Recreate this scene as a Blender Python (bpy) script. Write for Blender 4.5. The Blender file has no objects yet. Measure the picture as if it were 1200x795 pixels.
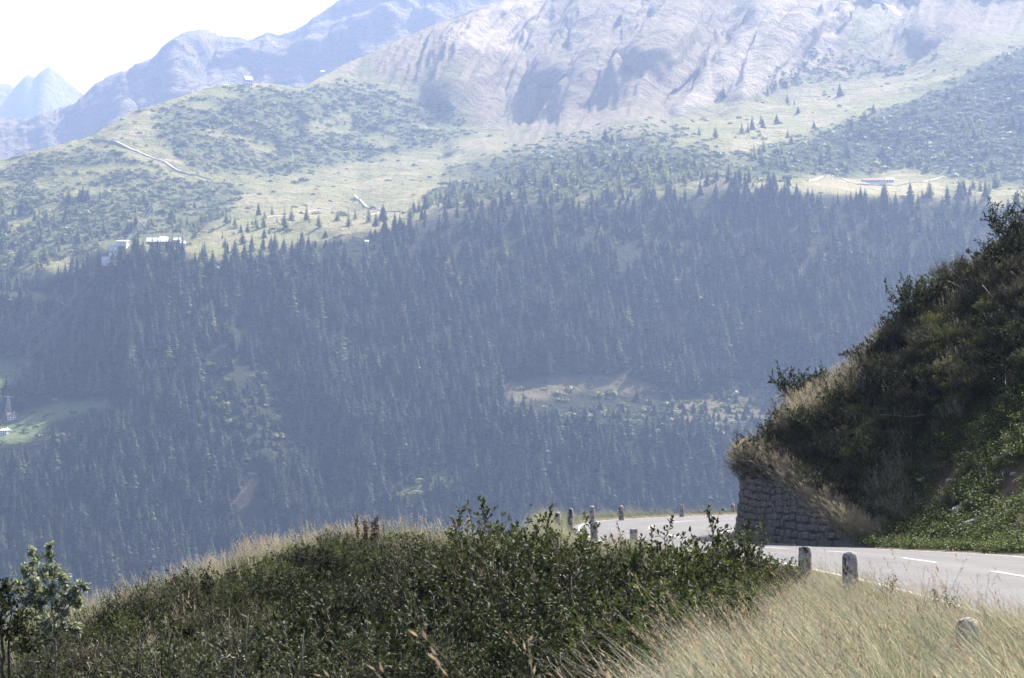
import bpy, math, random
import numpy as np
R = math.radians
random.seed(7); rng = np.random.default_rng(7)
scene = bpy.context.scene
COL = scene.collection

# ------------------------------------------------------------------ camera, sky, sun, exposure
SUN_AZ, SUN_EL = 36.0, 49.0          # degrees right of the viewing direction (+Y), above the horizon
PITCH = math.atan(166.5 / 2333.3)    # the lens looks a little upwards
cam_d = bpy.data.cameras.new('camera'); cam = bpy.data.objects.new('camera', cam_d); COL.objects.link(cam)
cam_d.sensor_width = 36; cam_d.lens = 70; cam_d.clip_start = 0.3; cam_d.clip_end = 20000
cam.location = (0, 0, 0); cam.rotation_euler = (R(90) + PITCH, 0, 0)
cam_d.dof.use_dof = True; cam_d.dof.focus_distance = 55; cam_d.dof.aperture_fstop = 9.0
scene.camera = cam

world = bpy.data.worlds.new('World'); scene.world = world; world.use_nodes = True
wn = world.node_tree.nodes; wl = world.node_tree.links
sky = wn.new('ShaderNodeTexSky'); sky.sky_type = 'NISHITA'; sky.sun_disc = False
sky.sun_elevation = R(SUN_EL); sky.sun_rotation = R(SUN_AZ)
sky.altitude = 1500; sky.dust_density = 10.0; sky.air_density = 0.45; sky.ozone_density = 0.0
wn['Background'].inputs['Strength'].default_value = 0.15
wl.new(sky.outputs[0], wn['Background'].inputs['Color'])

sun_d = bpy.data.lights.new('sun', 'SUN'); sun = bpy.data.objects.new('sun', sun_d); COL.objects.link(sun)
sun_d.energy = 5.0; sun_d.angle = R(0.53); sun_d.color = (1.0, 0.95, 0.87)
sun.rotation_euler = (R(SUN_EL - 90), 0, R(-SUN_AZ))      # shines from front right
scene.view_settings.view_transform = 'Standard'; scene.view_settings.look = 'None'
scene.view_settings.gamma = 1.0; scene.view_settings.exposure = 1.5
scene.view_settings.use_curve_mapping = False
cy = scene.cycles
cy.max_bounces = 5; cy.diffuse_bounces = 2; cy.glossy_bounces = 2; cy.transmission_bounces = 3
cy.transparent_max_bounces = 6; cy.volume_bounces = 0; cy.use_denoising = True; cy.denoising_prefilter = 'ACCURATE'
cy.caustics_reflective = False; cy.caustics_refractive = False
scene.render.film_transparent = False

F = 2333.33
CP, SP = math.cos(PITCH), math.sin(PITCH)
def ray(x, y):
    """direction (X, 1, Z) of the photograph's line of sight at 1200x795 measures"""
    a = (np.asarray(x, float) - 600) / F; b = (397.5 - np.asarray(y, float)) / F
    dy = CP - SP * b; dz = SP + CP * b
    return a / dy, dz / dy
def pt(x, y, Y):
    rx, rz = ray(x, y); return np.array([rx * Y, Y, rz * Y])

# ------------------------------------------------------------------ helpers
_perm = rng.permutation(256); _perm = np.concatenate([_perm, _perm, _perm])
_grad = rng.normal(size=(256, 3)); _grad /= np.linalg.norm(_grad, axis=1)[:, None]
def perlin(p):
    p = np.asarray(p, float); i = np.floor(p).astype(int); f = p - i; i &= 255
    u = f * f * f * (f * (f * 6 - 15) + 10); out = 0
    for dx in (0, 1):
        for dy in (0, 1):
            for dz in (0, 1):
                h = _perm[_perm[_perm[i[..., 0] + dx] + i[..., 1] + dy] + i[..., 2] + dz]
                g = _grad[h]
                d = (f[..., 0] - dx) * g[..., 0] + (f[..., 1] - dy) * g[..., 1] + (f[..., 2] - dz) * g[..., 2]
                w = (u[..., 0] if dx else 1 - u[..., 0]) * (u[..., 1] if dy else 1 - u[..., 1]) * (u[..., 2] if dz else 1 - u[..., 2])
                out = out + w * d
    return out * 1.6
def fbm(p, octv=5, ridged=False, gain=0.5):
    p = np.asarray(p, float); s = 0; a = 1.0; t = 0
    for k in range(octv):
        n = perlin(p * 2 ** k + 17.3 * k)
        if ridged: n = 1 - 2 * np.abs(n)
        s = s + a * n; t += a; a *= gain
    return s / t
def sstep(a, b, x):
    t = np.clip((np.asarray(x, float) - a) / (b - a), 0, 1); return t * t * (3 - 2 * t)

def mesh_np(name, v, quads=None, tris=None, smooth=True):
    me = bpy.data.meshes.new(name)
    v = np.asarray(v, np.float32).reshape(-1, 3)
    loops = []; starts = []; n = 0
    if quads is not None and len(quads):
        q = np.asarray(quads, np.int32).reshape(-1, 4); loops.append(q.ravel()); starts.append(np.arange(len(q)) * 4); n += len(q) * 4
    if tris is not None and len(tris):
        t = np.asarray(tris, np.int32).reshape(-1, 3); loops.append(t.ravel()); starts.append(n + np.arange(len(t)) * 3)
    lo = np.concatenate(loops).astype(np.int32); st = np.concatenate(starts).astype(np.int32)
    me.vertices.add(len(v)); me.vertices.foreach_set('co', v.ravel())
    me.loops.add(len(lo)); me.loops.foreach_set('vertex_index', lo)
    me.polygons.add(len(st)); me.polygons.foreach_set('loop_start', st)
    me.update(calc_edges=True)
    me.polygons.foreach_set('use_smooth', np.full(len(st), smooth))
    return me
def set_col(me, c, name='Col'):
    a = me.color_attributes.new(name, 'FLOAT_COLOR', 'POINT')
    c = np.asarray(c, np.float32)
    if c.shape[1] == 3: c = np.concatenate([c, np.ones((len(c), 1), np.float32)], 1)
    a.data.foreach_set('color', c.ravel())
def obj(name, me, mat=None, parent=None, loc=(0, 0, 0), rot=(0, 0, 0), scl=(1, 1, 1), link=True):
    o = bpy.data.objects.new(name, me)
    if mat is not None and me is not None and not me.materials: me.materials.append(mat)
    o.location = loc; o.rotation_euler = rot; o.scale = scl
    if parent is not None: o.parent = parent
    if link: COL.objects.link(o)
    return o
def tag(o, label=None, cat=None, group=None, kind=None):
    if label: o['label'] = label
    if cat: o['category'] = cat
    if group: o['group'] = group
    if kind: o['kind'] = kind
    return o
def copy_tree(root, loc=None, rot=None, scl=None):
    r = root.copy(); COL.objects.link(r)
    if loc is not None: r.location = loc
    if rot is not None: r.rotation_euler = rot
    if scl is not None: r.scale = scl
    for ch in root.children:
        c = ch.copy(); COL.objects.link(c); c.parent = r
    return r
class MB:
    """collects shapes into one mesh"""
    def __init__(s): s.v = []; s.f = []
    def add(s, v, f):
        n = len(s.v); s.v += [tuple(p) for p in v]; s.f += [tuple(i + n for i in q) for q in f]
    def box(s, x0, x1, y0, y1, z0, z1):
        s.add([(x0, y0, z0), (x1, y0, z0), (x1, y1, z0), (x0, y1, z0), (x0, y0, z1), (x1, y0, z1), (x1, y1, z1), (x0, y1, z1)],
              [(0, 3, 2, 1), (4, 5, 6, 7), (0, 1, 5, 4), (1, 2, 6, 5), (2, 3, 7, 6), (3, 0, 4, 7)])
    def tube(s, pts, rad, n=5):
        pts = np.asarray(pts, float); k = len(pts)
        rad = np.broadcast_to(np.asarray(rad, float), (k,))
        vs = []
        for i in range(k):
            t = pts[min(i + 1, k - 1)] - pts[max(i - 1, 0)]; t = t / (np.linalg.norm(t) + 1e-9)
            a = np.cross(t, (0.31, 0.92, 0.23)); a /= np.linalg.norm(a) + 1e-9; b = np.cross(t, a)
            for j in range(n):
                w = 2 * math.pi * j / n
                vs.append(pts[i] + rad[i] * (math.cos(w) * a + math.sin(w) * b))
        fs = [(i * n + j, i * n + (j + 1) % n, (i + 1) * n + (j + 1) % n, (i + 1) * n + j) for i in range(k - 1) for j in range(n)]
        fs.append(tuple(range(n))[::-1]); fs.append(tuple((k - 1) * n + j for j in range(n)))
        s.add(vs, fs)
    def mesh(s, name, smooth=False):
        me = bpy.data.meshes.new(name); me.from_pydata(s.v, [], s.f); me.update()
        me.polygons.foreach_set('use_smooth', np.full(len(me.polygons), smooth)); return me

# ------------------------------------------------------------------ materials
def new_mat(name):
    m = bpy.data.materials.new(name); m.use_nodes = True; nt = m.node_tree
    return m, nt, nt.nodes['Principled BSDF']
def N(nt, t, **kw):
    n = nt.nodes.new(t)
    for k, v in kw.items():
        if hasattr(n, k): setattr(n, k, v)
        else: n.inputs[k].default_value = v
    return n
def mixc(nt, a, b, fac, blend='MIX'):
    m = nt.nodes.new('ShaderNodeMix'); m.data_type = 'RGBA'; m.blend_type = blend
    for s, v in ((m.inputs[6], a), (m.inputs[7], b), (m.inputs[0], fac)):
        if isinstance(v, bpy.types.NodeSocket): nt.links.new(v, s)
        elif isinstance(v, (int, float)): s.default_value = v
        else: s.default_value = (*v, 1)
    return m.outputs[2]
def noise(nt, scale, detail=5, rough=0.6, vec=None, lo=0.35, hi=0.65):
    n = nt.nodes.new('ShaderNodeTexNoise'); n.inputs['Scale'].default_value = scale
    n.inputs['Detail'].default_value = detail; n.inputs['Roughness'].default_value = rough
    if vec is not None: nt.links.new(vec, n.inputs['Vector'])
    r = nt.nodes.new('ShaderNodeMapRange'); r.inputs[1].default_value = lo; r.inputs[2].default_value = hi
    nt.links.new(n.outputs['Fac'], r.inputs[0]); return r.outputs[0]
def geo_pos(nt):
    return nt.nodes.new('ShaderNodeNewGeometry').outputs['Position']
def bump(nt, b, height, strength, dist):
    n = nt.nodes.new('ShaderNodeBump'); n.inputs['Strength'].default_value = strength; n.inputs['Distance'].default_value = dist
    nt.links.new(height, n.inputs['Height']); nt.links.new(n.outputs[0], b.inputs['Normal'])
def rough(b, r, spec=0.2):
    b.inputs['Roughness'].default_value = r; b.inputs['Specular IOR Level'].default_value = spec

def terrain_mat(name, s1, s2, bdist):
    m, nt, b = new_mat(name); p = geo_pos(nt)
    at = N(nt, 'ShaderNodeAttribute', attribute_name='Col')
    n1 = noise(nt, s1, 7, 0.65, p, 0.3, 0.7); n2 = noise(nt, s2, 5, 0.7, p, 0.3, 0.7)
    c = mixc(nt, at.outputs['Color'], (0.45, 0.45, 0.48), n1, 'OVERLAY')
    c2 = mixc(nt, c, (0.3, 0.3, 0.3), 0.55, 'OVERLAY')
    c3 = mixc(nt, c2, c, n2)
    nt.links.new(c3, b.inputs['Base Color']); rough(b, 1.0, 0.05)
    n3 = noise(nt, s1 * 3.2, 6, 0.7, p, 0.25, 0.75); ad = N(nt, 'ShaderNodeMath', operation='MULTIPLY_ADD'); ad.inputs[1].default_value = 0.45; nt.links.new(n3, ad.inputs[0]); nt.links.new(n1, ad.inputs[2])
    bump(nt, b, ad.outputs[0], 1.0, bdist); return m
M = {}
M['mountain'] = terrain_mat('mountain_ground', 0.03, 0.12, 7.0)
M['far'] = terrain_mat('far_rock', 0.008, 0.03, 60.0)

def leaf_mat(name, transl=0.4, rgh=0.45, spec=0.35, tint=(1, 1, 1), glow=(1.2, 1.25, 0.75)):
    m, nt, b = new_mat(name)
    at = N(nt, 'ShaderNodeAttribute', attribute_name='Col')
    oi = N(nt, 'ShaderNodeObjectInfo')
    mr = N(nt, 'ShaderNodeMapRange'); mr.inputs[3].default_value = 0.78; mr.inputs[4].default_value = 1.22
    nt.links.new(oi.outputs['Random'], mr.inputs[0])
    hs = N(nt, 'ShaderNodeHueSaturation'); nt.links.new(mr.outputs[0], hs.inputs['Value'])
    nt.links.new(mixc(nt, at.outputs['Color'], tint, 1.0, 'MULTIPLY'), hs.inputs['Color'])
    nt.links.new(hs.outputs[0], b.inputs['Base Color']); rough(b, rgh, spec)
    tr = N(nt, 'ShaderNodeBsdfTranslucent'); g = mixc(nt, hs.outputs[0], glow, 1.0, 'MULTIPLY'); nt.links.new(g, tr.inputs['Color'])
    mx = N(nt, 'ShaderNodeMixShader'); mx.inputs[0].default_value = transl
    nt.links.new(b.outputs[0], mx.inputs[1]); nt.links.new(tr.outputs[0], mx.inputs[2])
    nt.links.new(mx.outputs[0], nt.nodes['Material Output'].inputs['Surface']); return m
M['leaf'] = leaf_mat('shrub_leaf', 0.22, 0.6, 0.15)
M['glossleaf'] = leaf_mat('pale_leaf', 0.25, 0.6, 0.14)
M['grass'] = leaf_mat('grass_blade', 0.4, 0.6, 0.2, glow=(1.05, 1.05, 0.95))
M['needle'] = leaf_mat('conifer_needles', 0.1, 0.8, 0.1)
M['larch'] = leaf_mat('larch_needles', 0.5, 0.8, 0.1, glow=(1.3, 1.3, 0.9))

def simple(name, col, r=0.85, spec=0.2, n=None, col2=None, bs=None):
    m, nt, b = new_mat(name)
    if n:
        tc = N(nt, 'ShaderNodeTexCoord')
        c = mixc(nt, col, col2, noise(nt, n, 6, 0.65, tc.outputs['Object'])); nt.links.new(c, b.inputs['Base Color'])
        if bs:
            bump(nt, b, noise(nt, n * 3, 6, 0.7, tc.outputs['Object'], 0.2, 0.8), 0.6, bs)
    else: b.inputs['Base Color'].default_value = (*col, 1)
    rough(b, r, spec); return m
M['bark'] = simple('bark', (0.06, 0.048, 0.038), 0.9, 0.1, 9, (0.13, 0.11, 0.09))
M['palebark'] = simple('pale_bark', (0.15, 0.135, 0.12), 0.85, 0.15, 12, (0.26, 0.245, 0.225))
M['trunk'] = simple('conifer_bark', (0.07, 0.055, 0.045))
M['stone'] = simple('wall_stone', (0.10, 0.09, 0.074), 0.95, 0.1, 2.5, (0.24, 0.215, 0.18), 0.03)
M['mortar'] = simple('wall_joint', (0.06, 0.055, 0.045), 1.0, 0.05, 3, (0.11, 0.10, 0.085), 0.03)
M['rock'] = simple('loose_rock', (0.2, 0.19, 0.18), 0.9, 0.2, 5, (0.38, 0.36, 0.34), 0.03)
M['white_wall'] = simple('white_render', (0.8, 0.79, 0.77), 0.8, 0.2, 0.4, (0.7, 0.69, 0.66))
M['metal_roof'] = simple('pale_metal_roof', (0.72, 0.73, 0.76), 0.55, 0.3, 0.3, (0.6, 0.61, 0.63))
M['red_roof'] = simple('red_roof', (0.33, 0.14, 0.11), 0.85, 0.2, 0.5, (0.25, 0.1, 0.08))
M['wood'] = simple('dark_timber', (0.14, 0.10, 0.07), 0.9, 0.1, 1.0, (0.2, 0.15, 0.1))
M['glass'] = simple('window_glass', (0.03, 0.04, 0.05), 0.15, 0.5)
M['steel'] = simple('galvanised_steel', (0.45, 0.46, 0.47), 0.45, 0.5)
M['cable'] = simple('cable_steel', (0.2, 0.2, 0.21), 0.6, 0.3)
M['track'] = simple('gravel_track', (0.46, 0.42, 0.34), 1.0, 0.05, 0.2, (0.36, 0.33, 0.26))
M['snow'] = simple('old_snow', (0.85, 0.86, 0.9), 0.7, 0.2, 0.05, (0.7, 0.7, 0.74))
M['paint'] = simple('road_paint', (0.5, 0.49, 0.47), 0.75, 0.25, 2.2, (0.3, 0.295, 0.29))

def bollard_mat():
    m, nt, b = new_mat('granite'); tc = N(nt, 'ShaderNodeTexCoord'); oi = N(nt, 'ShaderNodeObjectInfo')
    ad = N(nt, 'ShaderNodeVectorMath', operation='ADD'); nt.links.new(tc.outputs['Object'], ad.inputs[0])
    sc_ = N(nt, 'ShaderNodeMath', operation='MULTIPLY'); sc_.inputs[1].default_value = 40; nt.links.new(oi.outputs['Random'], sc_.inputs[0])
    nt.links.new(sc_.outputs[0], ad.inputs[1])
    c = mixc(nt, (0.36, 0.33, 0.31), (0.5, 0.47, 0.44), noise(nt, 45, 4, 0.7, ad.outputs[0]))
    c = mixc(nt, c, (0.06, 0.048, 0.042), noise(nt, 6, 6, 0.78, ad.outputs[0], 0.47, 0.58))
    c = mixc(nt, c, (0.45, 0.38, 0.2), noise(nt, 11, 5, 0.7, ad.outputs[0], 0.6, 0.72))
    nt.links.new(c, b.inputs['Base Color']); rough(b, 0.9, 0.2)
    bump(nt, b, noise(nt, 40, 6, 0.7, ad.outputs[0], 0.2, 0.8), 0.5, 0.015); return m
M['granite'] = bollard_mat()
def asphalt():
    m, nt, b = new_mat('asphalt'); p = geo_pos(nt)
    c = mixc(nt, (0.08, 0.079, 0.081), (0.108, 0.105, 0.107), noise(nt, 0.6, 5, 0.6, p))
    c = mixc(nt, c, (0.135, 0.132, 0.13), noise(nt, 25, 5, 0.8, p, 0.4, 0.8))
    c = mixc(nt, c, (0.06, 0.06, 0.062), noise(nt, 0.9, 7, 0.75, p, 0.58, 0.66))
    at = N(nt, 'ShaderNodeAttribute', attribute_name='Col'); c = mixc(nt, c, at.outputs['Color'], 1.0, 'MULTIPLY')
    nt.links.new(c, b.inputs['Base Color']); rough(b, 0.8, 0.25)
    bump(nt, b, noise(nt, 60, 4, 0.8, p, 0.2, 0.8), 0.35, 0.01); return m
M['asphalt'] = asphalt()
def soil():
    m, nt, b = new_mat('hillside_soil'); p = geo_pos(nt)
    at = N(nt, 'ShaderNodeAttribute', attribute_name='Col')
    c = mixc(nt, at.outputs['Color'], (0.3, 0.28, 0.22), noise(nt, 2.2, 7, 0.7, p, 0.3, 0.8), 'OVERLAY')
    nt.links.new(c, b.inputs['Base Color']); rough(b, 1.0, 0.05)
    bump(nt, b, noise(nt, 4, 7, 0.75, p, 0.2, 0.8), 0.8, 0.12); return m
M['soil'] = soil()

# ------------------------------------------------------------------ the far side of the valley
def poly(p): return np.array(p, float)
CREST_A = poly([(-260, 300), (-160, 240), (0, 188), (30, 180), (60, 172), (108, 160), (130, 147), (150, 133), (180, 124), (200, 117), (240, 104), (270, 99), (310, 98), (340, 103), (352, 105), (365, 97), (400, 77),
                (430, 66), (460, 50), (490, 40), (520, 25), (560, 12), (597, 0), (640, -25), (700, -55), (900, -70), (1460, -80)])
# (image row : distance) down each key column
KEYS = {
    -260: [(800, 1400), (700, 1470), (600, 1570), (500, 1700), (440, 1800), (390, 1880), (370, 2100), (320, 2300), (300, 2450)],
    0: [(800, 1400), (700, 1470), (600, 1565), (515, 1670), (480, 1790), (450, 1830), (420, 1900), (352, 1960), (344, 2110), (300, 2230), (250, 2390), (188, 2700)],
    90: [(800, 1400), (700, 1470), (600, 1560), (505, 1660), (470, 1760), (400, 1850), (322, 1960), (312, 2110), (280, 2240), (230, 2430), (168, 2740), (155, 2800)],
    150: [(800, 1400), (700, 1465), (600, 1550), (500, 1640), (400, 1750), (300, 1890), (291, 1950), (284, 2150), (250, 2330), (200, 2560), (150, 2790), (133, 2880)],
    230: [(800, 1400), (700, 1465), (600, 1550), (500, 1640), (400, 1750), (305, 1880), (290, 1990), (275, 2200), (240, 2420), (200, 2600), (150, 2790), (105, 2980)],
    300: [(800, 1400), (700, 1460), (600, 1540), (500, 1630), (400, 1740), (300, 1880), (284, 1950), (268, 2150), (220, 2560), (205, 2680), (180, 2760), (130, 2900), (97, 3050)],
    420: [(800, 1400), (700, 1460), (600, 1540), (500, 1630), (400, 1740), (300, 1880), (272, 1950), (262, 2150), (245, 2350), (215, 2680), (190, 2830), (150, 2960), (110, 3100), (66, 3350), (50, 3450)],
    520: [(800, 1400), (700, 1460), (600, 1540), (500, 1630), (400, 1740), (300, 1880), (262, 1950), (240, 2160), (215, 2480), (190, 2830), (150, 3000), (100, 3150), (25, 3480)],
    620: [(800, 1400), (700, 1460), (600, 1540), (500, 1630), (475, 1690), (452, 1740), (400, 1770), (300, 1900), (245, 1990), (225, 2150), (190, 2420), (165, 2800), (150, 3000), (100, 3190), (0, 3600), (-60, 3800)],
    760: [(800, 1400), (700, 1460), (600, 1540), (500, 1630), (470, 1720), (430, 1770), (400, 1800), (300, 1920), (230, 2030), (205, 2150), (160, 2450), (140, 2750), (100, 2980), (0, 3500), (-60, 3700)],
    900: [(800, 1400), (700, 1460), (600, 1540), (500, 1640), (480, 1720), (440, 1780), (400, 1815), (300, 1930), (225, 2050), (200, 2250), (150, 2620), (125, 2850), (100, 2960), (30, 3300), (0, 3500), (-70, 3800)],
    1030: [(800, 1400), (700, 1460), (600, 1540), (500, 1650), (400, 1780), (300, 1920), (232, 2040), (224, 2130), (213, 2320), (190, 2400), (140, 2600), (105, 2850), (90, 3000), (50, 3150), (30, 3350), (0, 3500), (-70, 3800)],
    1200: [(800, 1400), (700, 1460), (600, 1540), (500, 1650), (400, 1780), (300, 1920), (240, 2060), (222, 2200), (200, 2300), (140, 2480), (90, 2650), (60, 2850), (30, 3200), (0, 3400), (-70, 3700)],
    1460: [(800, 1400), (700, 1460), (600, 1540), (500, 1650), (400, 1780), (300, 1920), (200, 2150), (140, 2320), (60, 2550), (0, 3000), (-80, 3400)],
}
RIBS = [  # line, half width in measures, metres towards the viewer (negative: a gully)
    ([(610, -10), (575, 28), (552, 58), (530, 95)], 40, 80), ([(640, -10), (632, 30), (600, 60)], 24, -45),
    ([(655, 10), (640, 45), (612, 75), (592, 110), (592, 150), (602, 178)], 30, -30),
    ([(705, 20), (690, 55), (655, 95)], 22, 26),
    ([(735, 0), (712, 50), (690, 100), (665, 140)], 16, 16),
    ([(770, -10), (760, 50), (720, 110), (690, 150)], 22, -22),
    ([(812, -10), (800, 40), (770, 90)], 26, 28),
    ([(860, 15), (850, 60), (815, 105), (785, 135)], 24, -34),
    ([(905, 33), (872, 72), (830, 108), (797, 134)], 20, 34),
    ([(920, 45), (895, 75), (865, 105), (850, 125)], 10, -9),
    ([(978, 12), (940, 42), (905, 78), (870, 118)], 34, 44),
    ([(984, 18), (982, 45), (990, 58), (985, 85)], 4, -7),
    ([(1045, 50), (1062, 30), (1050, 0)], 34, -50),
    ([(1175, 0), (1130, 25), (1090, 48)], 20, 30),
    ([(1260, 60), (1200, 75), (1120, 105), (1060, 135), (960, 175), (880, 215)], 46, 46),
    ([(940, 128), (880, 150), (800, 188)], 26, 18),
    ([(345, 104), (360, 125), (370, 165)], 14, 22),
    ([(420, 90), (480, 80), (530, 130)], 26, 10),
    ([(300, 225), (330, 232), (350, 262)], 14, 12),
    ([(400, 228), (372, 238)], 9, 11), ([(430, 245), (404, 262)], 9, 11), ([(478, 218), (448, 234), (440, 246)], 14, 14), ([(510, 210), (493, 220)], 7, 8),
    ([(0, 240), (60, 205), (110, 175)], 18, -16), ([(20, 200), (60, 190)], 12, 14),
    ([(140, 296), (60, 330), (0, 352)], 10, 20),
    ([(180, 285), (240, 292)], 12, 10), ([(340, 272), (375, 266), (400, 275)], 12, 14),
    ([(700, 330), (640, 420), (600, 520)], 60, 30), ([(300, 380), (330, 470), (380, 560)], 50, -30), ([(960, 300), (930, 400)], 60, 30), ([(560, 560), (440, 590)], 30, 18),
]
def seg_dist(x, y, line):
    d = np.full(x.shape, 1e9)
    for (x0, y0), (x1, y1) in zip(line[:-1], line[1:]):
        vx, vy = x1 - x0, y1 - y0; t = np.clip(((x - x0) * vx + (y - y0) * vy) / (vx * vx + vy * vy), 0, 1)
        d = np.minimum(d, np.hypot(x - x0 - t * vx, y - y0 - t * vy))
    return d
_kx = np.array(sorted(KEYS))
def depth_A(x, y):
    cols = np.stack([np.interp(y, [p[0] for p in KEYS[k]][::-1], [p[1] for p in KEYS[k]][::-1]) for k in _kx])
    i = np.clip(np.searchsorted(_kx, x) - 1, 0, len(_kx) - 2)
    t = (x - _kx[i]) / (_kx[i + 1] - _kx[i]); t = np.clip(t, 0, 1)
    a = np.take_along_axis(cols, i[None], 0)[0]; b = np.take_along_axis(cols, i[None] + 1, 0)[0]
    d = a * (1 - t) + b * t
    d += np.clip(-60 - y, 0, 60) * 0
    for line, w, amp in RIBS:
        if max(q[1] for q in line) < 215 and min(q[0] for q in line) > 600: amp = amp * 2.3
        s = np.clip(1 - seg_dist(x, y, line) / w, 0, 1); d -= amp * s
    return d
nx, ny = 780, 440
xs = np.linspace(-200, 1400, nx)
crest = np.interp(xs, CREST_A[:, 0], CREST_A[:, 1])
crest = crest + 2.2 * fbm(np.stack([xs * 0.05, xs * 0, xs * 0], -1), 4) * sstep(0, 60, np.abs(xs - 300) + 20)
tt = np.linspace(0, 1, ny)
GY = 800 + (crest[None, :] - 800) * tt[:, None]; GX = np.broadcast_to(xs[None, :], GY.shape).copy()
D = depth_A(GX.ravel(), GY.ravel()).reshape(GY.shape)
for _ in range(2):  # soften the interpolation
    D[1:-1, 1:-1] = (D[1:-1, 1:-1] * 2 + D[:-2, 1:-1] + D[2:, 1:-1] + D[1:-1, :-2] + D[1:-1, 2:]) / 6
rx, rz = ray(GX, GY)
PA = np.stack([rx * D, D, rz * D], -1)
def grid_normals(P):
    du = np.gradient(P, axis=1); dv = np.gradient(P, axis=0)
    n = np.cross(du, dv); n /= np.linalg.norm(n, axis=-1, keepdims=True) + 1e-9
    n[n[..., 1] > 0] *= -1
    return n
def zone(pts, soft=10, x=None, y=None):
    """soft inside-a-polygon weight over the terrain grid"""
    x = GX if x is None else x; y = GY if y is None else y
    p = np.array(pts, float); q = np.roll(p, -1, 0); ins = np.zeros(x.shape, bool)
    for (x0, y0), (x1, y1) in zip(p, q):
        if y0 == y1: continue
        ins ^= ((y0 > y) != (y1 > y)) & (x < (x1 - x0) * (y - y0) / (y1 - y0) + x0)
    d = seg_dist(x, y, [tuple(k) for k in p] + [tuple(p[0])])
    return np.where(ins, sstep(-soft, soft, d), sstep(-soft, soft, -d))
nz1 = fbm(PA / 260, 5); nz2 = fbm(PA / 70 + 9, 4); nzr = fbm(PA * [1, 1, 0.55] / 170 + 31, 6, True, 0.55)
GUL = fbm(np.stack([(GX + 0.8 * GY + 10 * nz1) / 66, (GX - 0.8 * GY) / 300, GX * 0 + 3], -1), 5, True, 0.6); GUL0 = fbm(np.stack([(GX + 0.8 * GY + 16 * nz1) / 120, (GX - 0.8 * GY) / 420, GX * 0 + 11], -1), 2, True, 0.4); GUL2 = fbm(np.stack([(GX + 0.8 * GY + 6 * nz2) / 15, (GX - 0.8 * GY) / 80, GX * 0 + 7], -1), 3, True, 0.6)
Z_rock = zone([(395, 80), (470, 45), (600, -90), (1500, -90), (1500, 20), (1200, 45), (1110, 60), (1075, 75), (1000, 92), (870, 115), (800, 140), (680, 165), (620, 178), (560, 140), (500, 115), (450, 100), (410, 92)], 26)
Z_soft = zone([(395, 60), (470, 25), (600, -110), (1500, -110), (1500, 0), (1200, 25), (1075, 55), (870, 95), (800, 115), (680, 140), (620, 150), (560, 115), (500, 90), (410, 72)], 42)
Z_rock = np.clip(Z_rock + 0.5 * nz2 * (Z_rock > 0.02) * (Z_rock < 0.98), 0, 1)
Z_forest = zone([(-300, 430), (0, 350), (70, 325), (140, 298), (215, 296), (250, 305), (350, 285), (470, 272), (500, 255), (600, 235), (720, 240), (830, 222), (900, 228), (960, 235), (1060, 238), (1130, 230), (1160, 250), (1450, 240), (1450, 820), (-300, 820)], 8)
NA = grid_normals(PA)
amp = 5 + 20 * Z_rock * (0.6 + 0.4 * sstep(150, 40, GY)) + 4 * Z_forest
edge = sstep(0, 0.03, 1 - tt)[:, None] * 0.85 + 0.15
PA = PA + NA * ((nz1 * 10 + nz2 * 4) * (1 - 0.5 * Z_rock) + Z_soft * (nzr * 7 + nz2 * 2 + GUL0 * 40 * sstep(650, 780, GX) + GUL * (30 + 24 * nz1) * (0.45 + 0.55 * sstep(560, 700, GX)) + 18 * np.clip(0.5 + 0.5 * GUL2, 0, 1) ** 2.2) + (1 - Z_rock) * (1 - Z_forest) * nzr * 9)[..., None] * edge[..., None]
NA = grid_normals(PA)

# ground colours of the slope (what grows or lies there, plus shade painted in at upper right)
c_meadow = np.array([0.265, 0.26, 0.11]); c_dry = np.array([0.355, 0.315, 0.17]); c_scrub = np.array([0.16, 0.17, 0.078])
c_rock = np.array([0.285, 0.24, 0.16]); c_scree = np.array([0.48, 0.41, 0.29]); c_floor = np.array([0.035, 0.04, 0.022]); c_soil = np.array([0.26, 0.18, 0.12])
def L(a, b, w): return a * (1 - w[..., None]) + b * w[..., None]
cA = np.broadcast_to(c_meadow, PA.shape).copy()
cA = L(cA, c_dry, sstep(-0.1, 0.3, nz2))
Z_scrub = np.maximum.reduce([zone([(180, 135), (250, 108), (340, 108), (400, 100), (470, 105), (520, 120), (560, 160), (470, 180), (400, 200), (320, 212), (230, 205), (185, 170)], 8),
    zone([(-300, 330), (0, 195), (60, 180), (105, 178), (180, 200), (290, 225), (240, 280), (100, 300), (-300, 440)], 8),
    zone([(530, 205), (620, 175), (690, 160), (790, 150), (830, 180), (870, 190), (960, 160), (1090, 115), (1200, 55), (1460, 0), (1460, 240), (1200, 225), (1060, 205), (940, 212), (830, 210), (700, 235), (560, 235), (500, 235)], 8),
    zone([(890, 100), (960, 82), (1060, 80), (1060, 95), (980, 102), (900, 112)], 4)])
cA = L(cA, c_scrub, Z_scrub * sstep(-0.32, 0.02, nz2 + 0.45 * nzr - 0.1))
rockmix = Z_rock * sstep(-0.05, 0.25, GUL2 * 0.5 + nzr * 0.45 + nz1 * 0.5 + 1.1 * (0.62 - NA[..., 2]) + 0.25 * sstep(90, 0, GY))
cA = L(cA, np.array([0.21, 0.205, 0.10]), Z_rock * 0.8)
cA = L(cA, c_rock, rockmix)
cA = L(cA, c_rock * 1.15, Z_rock * sstep(0.3, 0.65, GUL2 + 0.25 * nz2) * 0.7)
cA = L(cA, np.array([0.17, 0.17, 0.082]), Z_rock * sstep(0.3, -0.25, GUL2 + 0.7 * nz1 + 0.15 * sstep(90, 0, GY)) * 0.9)
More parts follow.
